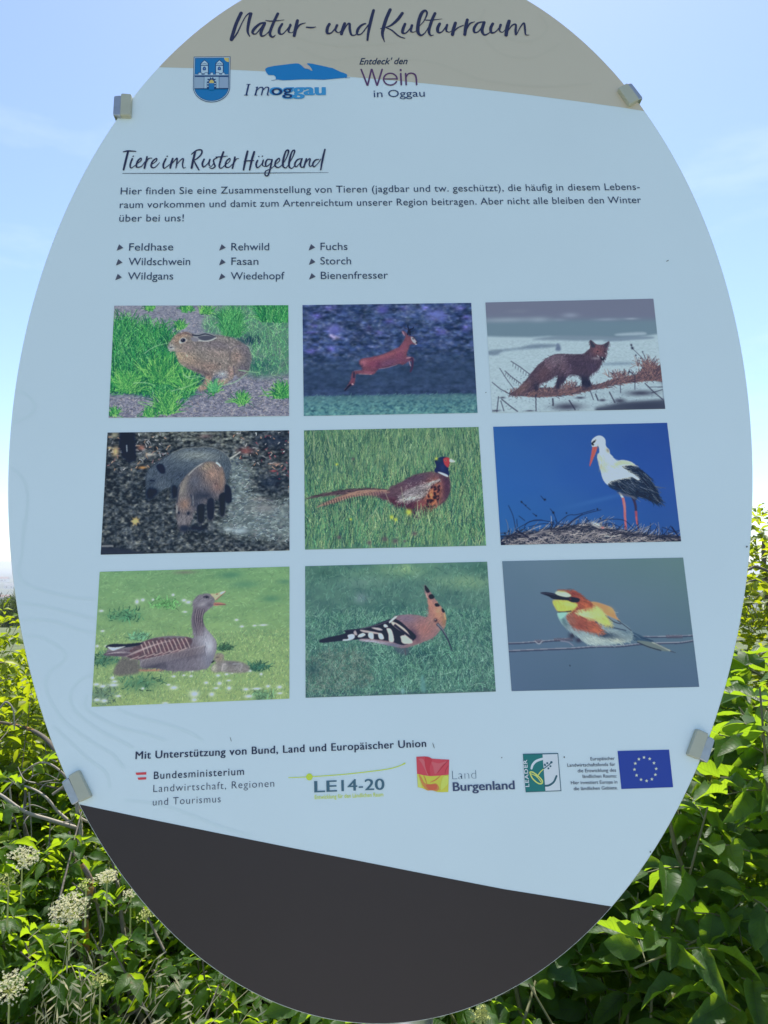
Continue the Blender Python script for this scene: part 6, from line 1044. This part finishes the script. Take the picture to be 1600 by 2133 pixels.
# flower heads
M_flor = mat('cream_floret', (.80, .76, .56), .7); b = M_flor.node_tree.nodes['Principled BSDF']; nt = M_flor.node_tree; tr = N(nt, 'ShaderNodeBsdfTranslucent'); tr.inputs[0].default_value = (.80, .78, .50, 1); mx = N(nt, 'ShaderNodeMixShader'); mx.inputs[0].default_value = .45; nt.links.new(b.outputs[0], mx.inputs[1]); nt.links.new(tr.outputs[0], mx.inputs[2]); nt.links.new(mx.outputs[0], nt.nodes['Material Output'].inputs[0])
M_bud = mat('yellow_green_bud', (.48, .50, .16), .7)
def umbel(c, r, n, tilt, m, parent, label):
    V = []; F = []; nrm = Vector(tilt).normalized(); a = nrm.orthogonal().normalized(); b_ = nrm.cross(a)
    hub = Vector(c)-nrm*r*.75; st = []
    for i in range(n):
        g_ = i//9; ng = max(1, n//9); rg = r*.92*math.sqrt((g_+.5)/ng); tg = g_*2.39996; ox = rg*math.cos(tg)+.0055*rng.randn(); oy = rg*math.sin(tg)*.95+.0055*rng.randn(); rr = math.hypot(ox, oy); t = math.atan2(oy, ox); lump = 1.; p = Vector(c)+a*math.cos(t)*rr*lump+b_*math.sin(t)*rr*lump+nrm*(-.22*rr*rr/r+.05*r*rng.randn()*.5)
        k = .0040*(.45+.8*rng.rand()); q = (nrm+Vector(rng.randn(3)*.45)).normalized(); u = q.orthogonal().normalized(); v = q.cross(u); o = len(V)
        V.append(p+q*-.0006)
        for j in range(10): rad = k*(1 if j % 2 == 0 else .42); V.append(p+u*math.cos(j*.6283)*rad+v*math.sin(j*.6283)*rad+q*.0006)
        F += [(o, o+1+j, o+1+(j+1) % 10) for j in range(10)]
        if i % 7 == 0: st.append(([hub, hub.lerp(p, .55)+nrm*-.004, p], [.0011, .0008, .0005]))
    o = child('flower_head', mesh('flower_head', V, F), parent, [m]); o['label'] = label
    s_ = child('flower_stalks', mesh('flower_stalks', *join([tube(P, r_, 3, False) for P, r_ in st]+[tube([hub-Vector((0, 0, .1)), hub], [.0025, .002], 5, False)])), o, [M_bud])
for px, py, Y_, r, n, m, tl, lab in ((52, 1782, 1.98, .036, 210, M_flor, (.5, -.5, .9), 'cream flower head highest at the left edge'), (142, 1890, 1.84, .045, 360, M_flor, (.1, -.62, .9), 'largest cream flower head'), (222, 1822, 2.05, .029, 150, M_flor, (0, -.22, 1), 'flat cream flower head below the clamp'), (178, 1841, 2., .012, 40, M_bud, (0, -.5, .8), 'yellowish flower head in bud'), (272, 1858, 2.1, .016, 60, M_flor, (0, -.3, 1), 'small cream flower head against the board rim'), (14, 1832, 1.95, .028, 80, M_bud, (0, -.5, .9), 'loose yellowish flower head at the left edge'),
    (18, 2052, 1.75, .036, 170, M_flor, (.2, -.6, .8), 'flower head in shade at the left edge'), (208, 2040, 1.8, .017, 60, M_bud, (0, -.3, .9), 'yellow flower head low in the bush'), (304, 1903, 2.05, .018, 60, M_bud, (0, -.4, .9), 'greenish flower head beside the dark foot of the board')):
    umbel(at(px, py, Y_), r, n, tl, m, er, lab)
M_shadebud = M_bud
umbel(at(1003, 2112, 1.5), .014, 90, (0, -.6, .8), M_shadebud, wr, 'green flower head in bud under the board')

# ---------- small-leaved tree with bare lichen-crusted branches, left behind the elder
def smalltree(name, label, cat, xr, yr, top, n, leaf, wid, m, zlow, seed, tmpl, gapf=None, per=9, thin=None):
    r = tag(empty(name, ((xr[0]+xr[1])/2, (yr[0]+yr[1])/2, 0)), label, cat); lv = Leaves(); tw = []
    k = 0
    cx = xr[0]+(xr[1]-xr[0])*rng.rand(n); cy = yr[0]+(yr[1]-yr[0])*rng.rand(n)
    for i in range(n):
        zt = top(cx[i], cy[i]); z = zt-(zt-zlow)*rng.rand()**1.15; tip = np.array([cx[i], cy[i], z])
        if gapf and gapf(tip): continue
        ax = rand_dir(1, .5, .6)[0]; L0 = .12+.12*rng.rand(); R0 = rng.rand()
        t = rng.rand(per); P = tip-ax*L0*t[:, None]; a = rng.rand(per)*6.283
        D = np.c_[np.cos(a), np.sin(a), rng.randn(per)*.5-.1]+ax*.5; Nn = rand_dir(per, 1., .55)
        lv.add(P, D, Nn, leaf*(.7+.6*rng.rand(per)), wid*(.7+.6*rng.rand(per)), np.clip(.5*R0+.5*rng.rand(per)+.1*(zt-z < .2), 0, 1))
        if i % 3 == 0: tw.append(([Vector(tip-ax*L0*1.5), Vector(tip)], [.002, .0012]))
    split_leaves(r, lv, tmpl, m, 'leaf', coarse=leaf_template(2, OVAL, .3, .25)); twigs_obj(r, 'twigs', tw, M_bark, 3)
    return r
M_small = leafmat('small_tree_leaf', (.042, .082, .012), (.105, .155, .018), (.58, .66, .014), young=(.34, .38, .02), veins=False, tw=.5, rough=.45, spec=.3)
M_small2 = leafmat('yellow_green_leaf', (.050, .095, .014), (.13, .18, .022), (.66, .70, .018), young=(.40, .44, .03), veins=False, tw=.5, rough=.45, spec=.3)
def top_l(x, y): return np.interp(x, [-3.2, -2.4, -1.9, -1.6, -1.3, -.9, 0], [1.32, 1.30, 1.32, 1.26, 1.24, 1.2, 1.15])+.05*math.sin(x*8+y*3)+.03*math.sin(x*21)
gap_c = at(85, 1720, 3.2)
def gap_l(p):
    a = project(p[None]); return ((a[0][0]-85)/80)**2+((a[1][0]-1715)/70)**2 < 1 and rng.rand() < .85
tmS = [leaf_template(4, OVAL, .25, .3), leaf_template(4, ROUND, .3, .2)]
lt = smalltree('lichen_tree', 'small-leaved tree with bare lichen-crusted branches behind the elder at the left', 'tree', (-3.0, .1), (2.75, 4.0), top_l, 3300, .050, .027, M_small, .25, 1, tmS, gap_l)
br = []; bl = []
def branch(pts, Y_, r0, r1, tgt, k=6):
    P = [at(x, y, Y_+dy) for x, y, dy in pts]; Q = [Vector(q) for q in catmull(np.array([tuple(p) for p in P]), False, k)]; tgt.append((Q, list(np.linspace(r0, r1, len(Q)))))
branch([(160, 2200, -.1), (158, 1900, -.05), (160, 1815, 0), (163, 1740, 0), (160, 1660, .05), (120, 1570, .1), (80, 1528, .2), (20, 1508, .3), (-50, 1500, .4)], 2.5, .015, .0045, br)
branch([(166, 1800, 0), (168, 1720, .02), (160, 1680, 0), (158, 1600, 0)], 2.45, .008, .005, bl)
branch([(160, 1725, 0), (105, 1708, -.05), (50, 1690, -.1), (0, 1655, -.1), (-40, 1640, 0)], 2.5, .007, .004, bl)
branch([(155, 1720, 0), (120, 1690, 0), (95, 1660, 0), (60, 1640, .05), (0, 1625, .1)], 2.55, .006, .0025, bl)
branch([(110, 1655, 0), (140, 1625, 0), (100, 1590, 0), (60, 1600, 0), (0, 1660, 0)], 2.6, .005, .002, bl)
branch([(160, 1700, 0), (200, 1715, 0), (260, 1700, .1)], 2.5, .005, .003, bl)
branch([(20, 1640, 0), (25, 1700, 0), (14, 1755, 0)], 2.5, .003, .0012, bl); branch([(60, 1650, 0), (64, 1700, 0), (66, 1745, 0)], 2.5, .003, .0012, bl)
branch([(0, 1475, 0), (14, 1462, 0), (28, 1480, 0), (30, 1520, 0)], 2.6, .004, .002, bl)
branch([(180, 1980, 0), (178, 1905, 0), (190, 1840, 0), (170, 1800, 0)], 2.2, .011, .006, br)
for i in range(14):
    x = 20+170*rng.rand(); y = 1580+150*rng.rand(); a = rng.rand()*6.28; branch([(x, y, 0), (x+25*math.cos(a), y+22*math.sin(a), .03), (x+55*math.cos(a+.5), y+45*math.sin(a+.5), .06)], 2.4+.3*rng.rand(), .0024, .001, bl, 4)
for i in range(22):
    x = 150+70*rng.rand(); y = 1900+140*rng.rand(); branch([(x, y, 0), (x+12*rng.randn(), y+40, .02), (x+30*rng.randn(), y+100, .02)], 2.1+.2*rng.rand(), .0022, .001, bl, 4)
for b_ in br: twigs_obj(lt, 'lichen_branch', [b_], M_lichen, 8)
for b_ in bl: twigs_obj(lt, 'bare_twig', [b_], M_dead, 5)
# ---------- taller small-leaved tree, right behind
def top_r(x, y): return np.interp(x, [0, .8, 1.2, 1.45, 1.7, 2.0, 2.6, 3.6], [1.28, 1.42, 1.64, 1.70, 1.82, 1.88, 1.92, 1.8])+.05*math.sin(x*9+y*4)+.04*math.sin(x*23+y*9)
rt = smalltree('yellow_green_tree', 'yellow-green small-leaved tree rising above the bush at the right edge', 'tree', (.1, 3.6), (2.9, 4.2), top_r, 3600, .046, .027, M_small2, .3, 2, tmS)
bl = []
branch([(1600, 1190, 0), (1575, 1180, 0), (1560, 1186, 0), (1520, 1200, 0)], 3.0, .006, .004, bl); branch([(1620, 1222, 0), (1580, 1208, 0), (1550, 1215, 0)], 3.0, .005, .003, bl); branch([(1450, 1575, 0), (1480, 1600, 0), (1520, 1640, 0), (1560, 1690, 0)], 2.3, .006, .004, bl); branch([(1700, 1900, 0), (1660, 1500, .1), (1600, 1250, .1), (1590, 1120, .1)], 3.5, .03, .006, bl)
for b_ in bl: twigs_obj(rt, 'branch', [b_], M_bark, 6)
# ---------- seed-headed grass, bottom left
M_straw = mat('dry_straw', (.50, .45, .24), .8); gs = []; V = []; F = []
for i in range(46):
    x = -.95+.42*rng.rand(); y = 1.55+.3*rng.rand(); h = .42+.32*rng.rand(); lean = rng.randn()*.12; P = [Vector((x+lean*t*t*h*3, y, gz(x, y)+h*t)) for t in np.linspace(0, 1, 6)]; gs.append(tube(P, [.0012, .0011, .001, .0009, .0008, .0006], 3, False))
    for k in range(9):
        p = P[-1]+Vector((lean*.1*k*.03, 0, -.012*k)); d = Vector((rng.randn()*.7+.3, rng.randn()*.3, .6)).normalized(); u = d.orthogonal().normalized()*.0022; gs.append(([p, p+d*.012+u, p+d*.03, p+d*.012-u], [(0, 1, 2, 3)]))
tag(link('seeding_grass', mesh('seeding_grass', *join(gs)), None, [M_straw]), 'dry seeding grass in front of the elder bush', 'grass', kind='stuff')
# ---------- meadow grass on the slope near the bushes
def blades(n, xr, yr, h, name, m):
    x = xr[0]+(xr[1]-xr[0])*rng.rand(n); y = yr[0]+(yr[1]-yr[0])*rng.rand(n); z = ground_z(x, y); a = rng.rand(n)*6.283; hh = h*(.5+rng.rand(n)); w_ = .004+.004*rng.rand(n)
    s = np.c_[np.cos(a), np.sin(a), 0*a]*w_[:, None]; le = rng.randn(n, 3)*.25*hh[:, None]; le[:, 2] = 0; B = np.c_[x, y, z]; up = np.c_[0*x, 0*x, hh]
    V = np.stack([B-s, B+s, B+s*.6+up*.6+le*.4, B+up+le], 1).reshape(-1, 3); me = fast_mesh(name, V, (np.arange(n)*4)[:, None]+np.arange(4)); at_ = me.attributes.new('rnd', 'FLOAT', 'POINT'); at_.data.foreach_set('value', np.repeat(rng.rand(n), 4).astype(np.float32)); return link(name, me, None, [m])
M_blade = leafmat('grass_blade', (.05, .10, .02), (.11, .17, .035), (.30, .42, .03), veins=False, tw=.4)
tag(blades(42000, (-4, 4), (1.2, 9), .22, 'meadow_grass', M_blade), 'meadow grass under and behind the bushes', 'grass', kind='stuff')
# ---------- hedge trees down the slope and on the plain
M_far = leafmat('far_tree_leaf', (.055, .085, .03), (.10, .14, .045), (.20, .26, .04), veins=False, tw=.3)
def far_tree(x, y, h, label, n=3400, lf=.5):
    z = gz(x, y); r = tag(empty('slope_tree', (x, y, z)), label, 'tree', 'trees on the slope below the lookout'); lv = Leaves()
    c = rng.randn(22, 3)*np.array([.30, .30, .17])*h; c[:, 2] += h*.5
    k = rng.randint(0, 22, n); P = c[k]+rand_dir(n)*(h*.2*rng.rand(n)[:, None]**.4)+np.array([x, y, z]); lv.add(P, rand_dir(n), rand_dir(n, .8), np.full(n, lf)*(.6+.8*rng.rand(n)), np.full(n, lf*.7), rng.rand(n)); A = lv.cat()
    child('crown', leaves_mesh('crown', leaf_template(1, ROUND, .2, .1), *A), r, [M_far]); child('trunk', mesh('trunk', *tube([(x, y, z-.3), (x+.1, y, z+h*.3), (x, y, z+h*.5)], [h*.03, h*.02, h*.008], 7)), r, [M_bark], True)
TL_ = ['olive green bushy tree on the slope at the left edge of the view', 'lowest bushy tree on the slope, just left of the board rim', 'bushy tree on the slope touching the left rim of the board', 'bushy tree on the slope cut by the left edge of the view', 'bushy tree on the slope hidden behind the left rim of the board', 'farther dark tree between the slope and the plain at the left', 'farthest tree on the slope, beside the board rim', 'tree on the slope behind the yellow-green tree at the right', 'tree on the slope beyond the right edge of the view', 'tree on the slope well beyond the left edge of the view', 'tree on the slope behind the left photographs of the board', 'tree on the slope behind the middle photographs of the board', 'tree on the slope right of centre behind the board', 'tree on the slope behind the right photographs of the board']
for i, (px, d, h) in enumerate(((8, 55, 6.0), (34, 48, 5.2), (60, 60, 6.5), (-30, 58, 6), (95, 52, 5.5), (22, 95, 9), (48, 110, 9), (1590, 60, 6), (1640, 70, 7), (-80, 66, 7), (300, 60, 6), (620, 62, 6.4), (900, 58, 6), (1250, 64, 6.2))):
    c = at(px, 1200, d); far_tree(c.x, d, h*(.46 if d < 80 else .8), TL_[i])
nF = 900; fx = rng.rand(nF)*2-1; fy = 450+rng.rand(nF)**1.6*5200; P = []; D = []
lv = Leaves()
for i in range(nF):
    x = fx[i]*fy[i]*.85; y = fy[i]; h = 5+6*rng.rand(); k = 26; c = np.array([x, y, float(ground_z(x, y))+h*.5])
    lv.add(c+rand_dir(k)*np.array([h*.6, h*.6, h*.5]), rand_dir(k), rand_dir(k, .6), np.full(k, h*.55), np.full(k, h*.45), rng.rand(k))
o = link('plain_tree_belts', leaves_mesh('plain_tree_belts', leaf_template(1, ROUND, .2, .1), *lv.cat()), None, [M_far]); tag(o, 'scattered woods and tree belts on the far plain', 'woods', kind='stuff')
# ---------- haze over the plain: one closed box round everything
M_haze = bpy.data.materials.new('thin_haze'); M_haze.use_nodes = True; nt = M_haze.node_tree; nt.nodes.clear(); pv = N(nt, 'ShaderNodeVolumePrincipled'); pv.inputs['Color'].default_value = (.93, .96, 1, 1); pv.inputs['Density'].default_value = .0004; pv.inputs['Anisotropy'].default_value = .2; ou = N(nt, 'ShaderNodeOutputMaterial'); nt.links.new(pv.outputs[0], ou.inputs['Volume'])
x0, x1, y0, y1, z0, z1 = -31000, 31000, -3100, 30500, -62, 6.
V = [(x, y, z) for z in (z0, z1) for y in (y0, y1) for x in (x0, x1)]
if HAZE: tag(link('haze', mesh('haze', V, [(0, 2, 3, 1), (4, 5, 7, 6), (0, 1, 5, 4), (2, 6, 7, 3), (0, 4, 6, 2), (1, 3, 7, 5)]), None, [M_haze]), 'thin pale summer haze over the plain', 'haze', kind='stuff')
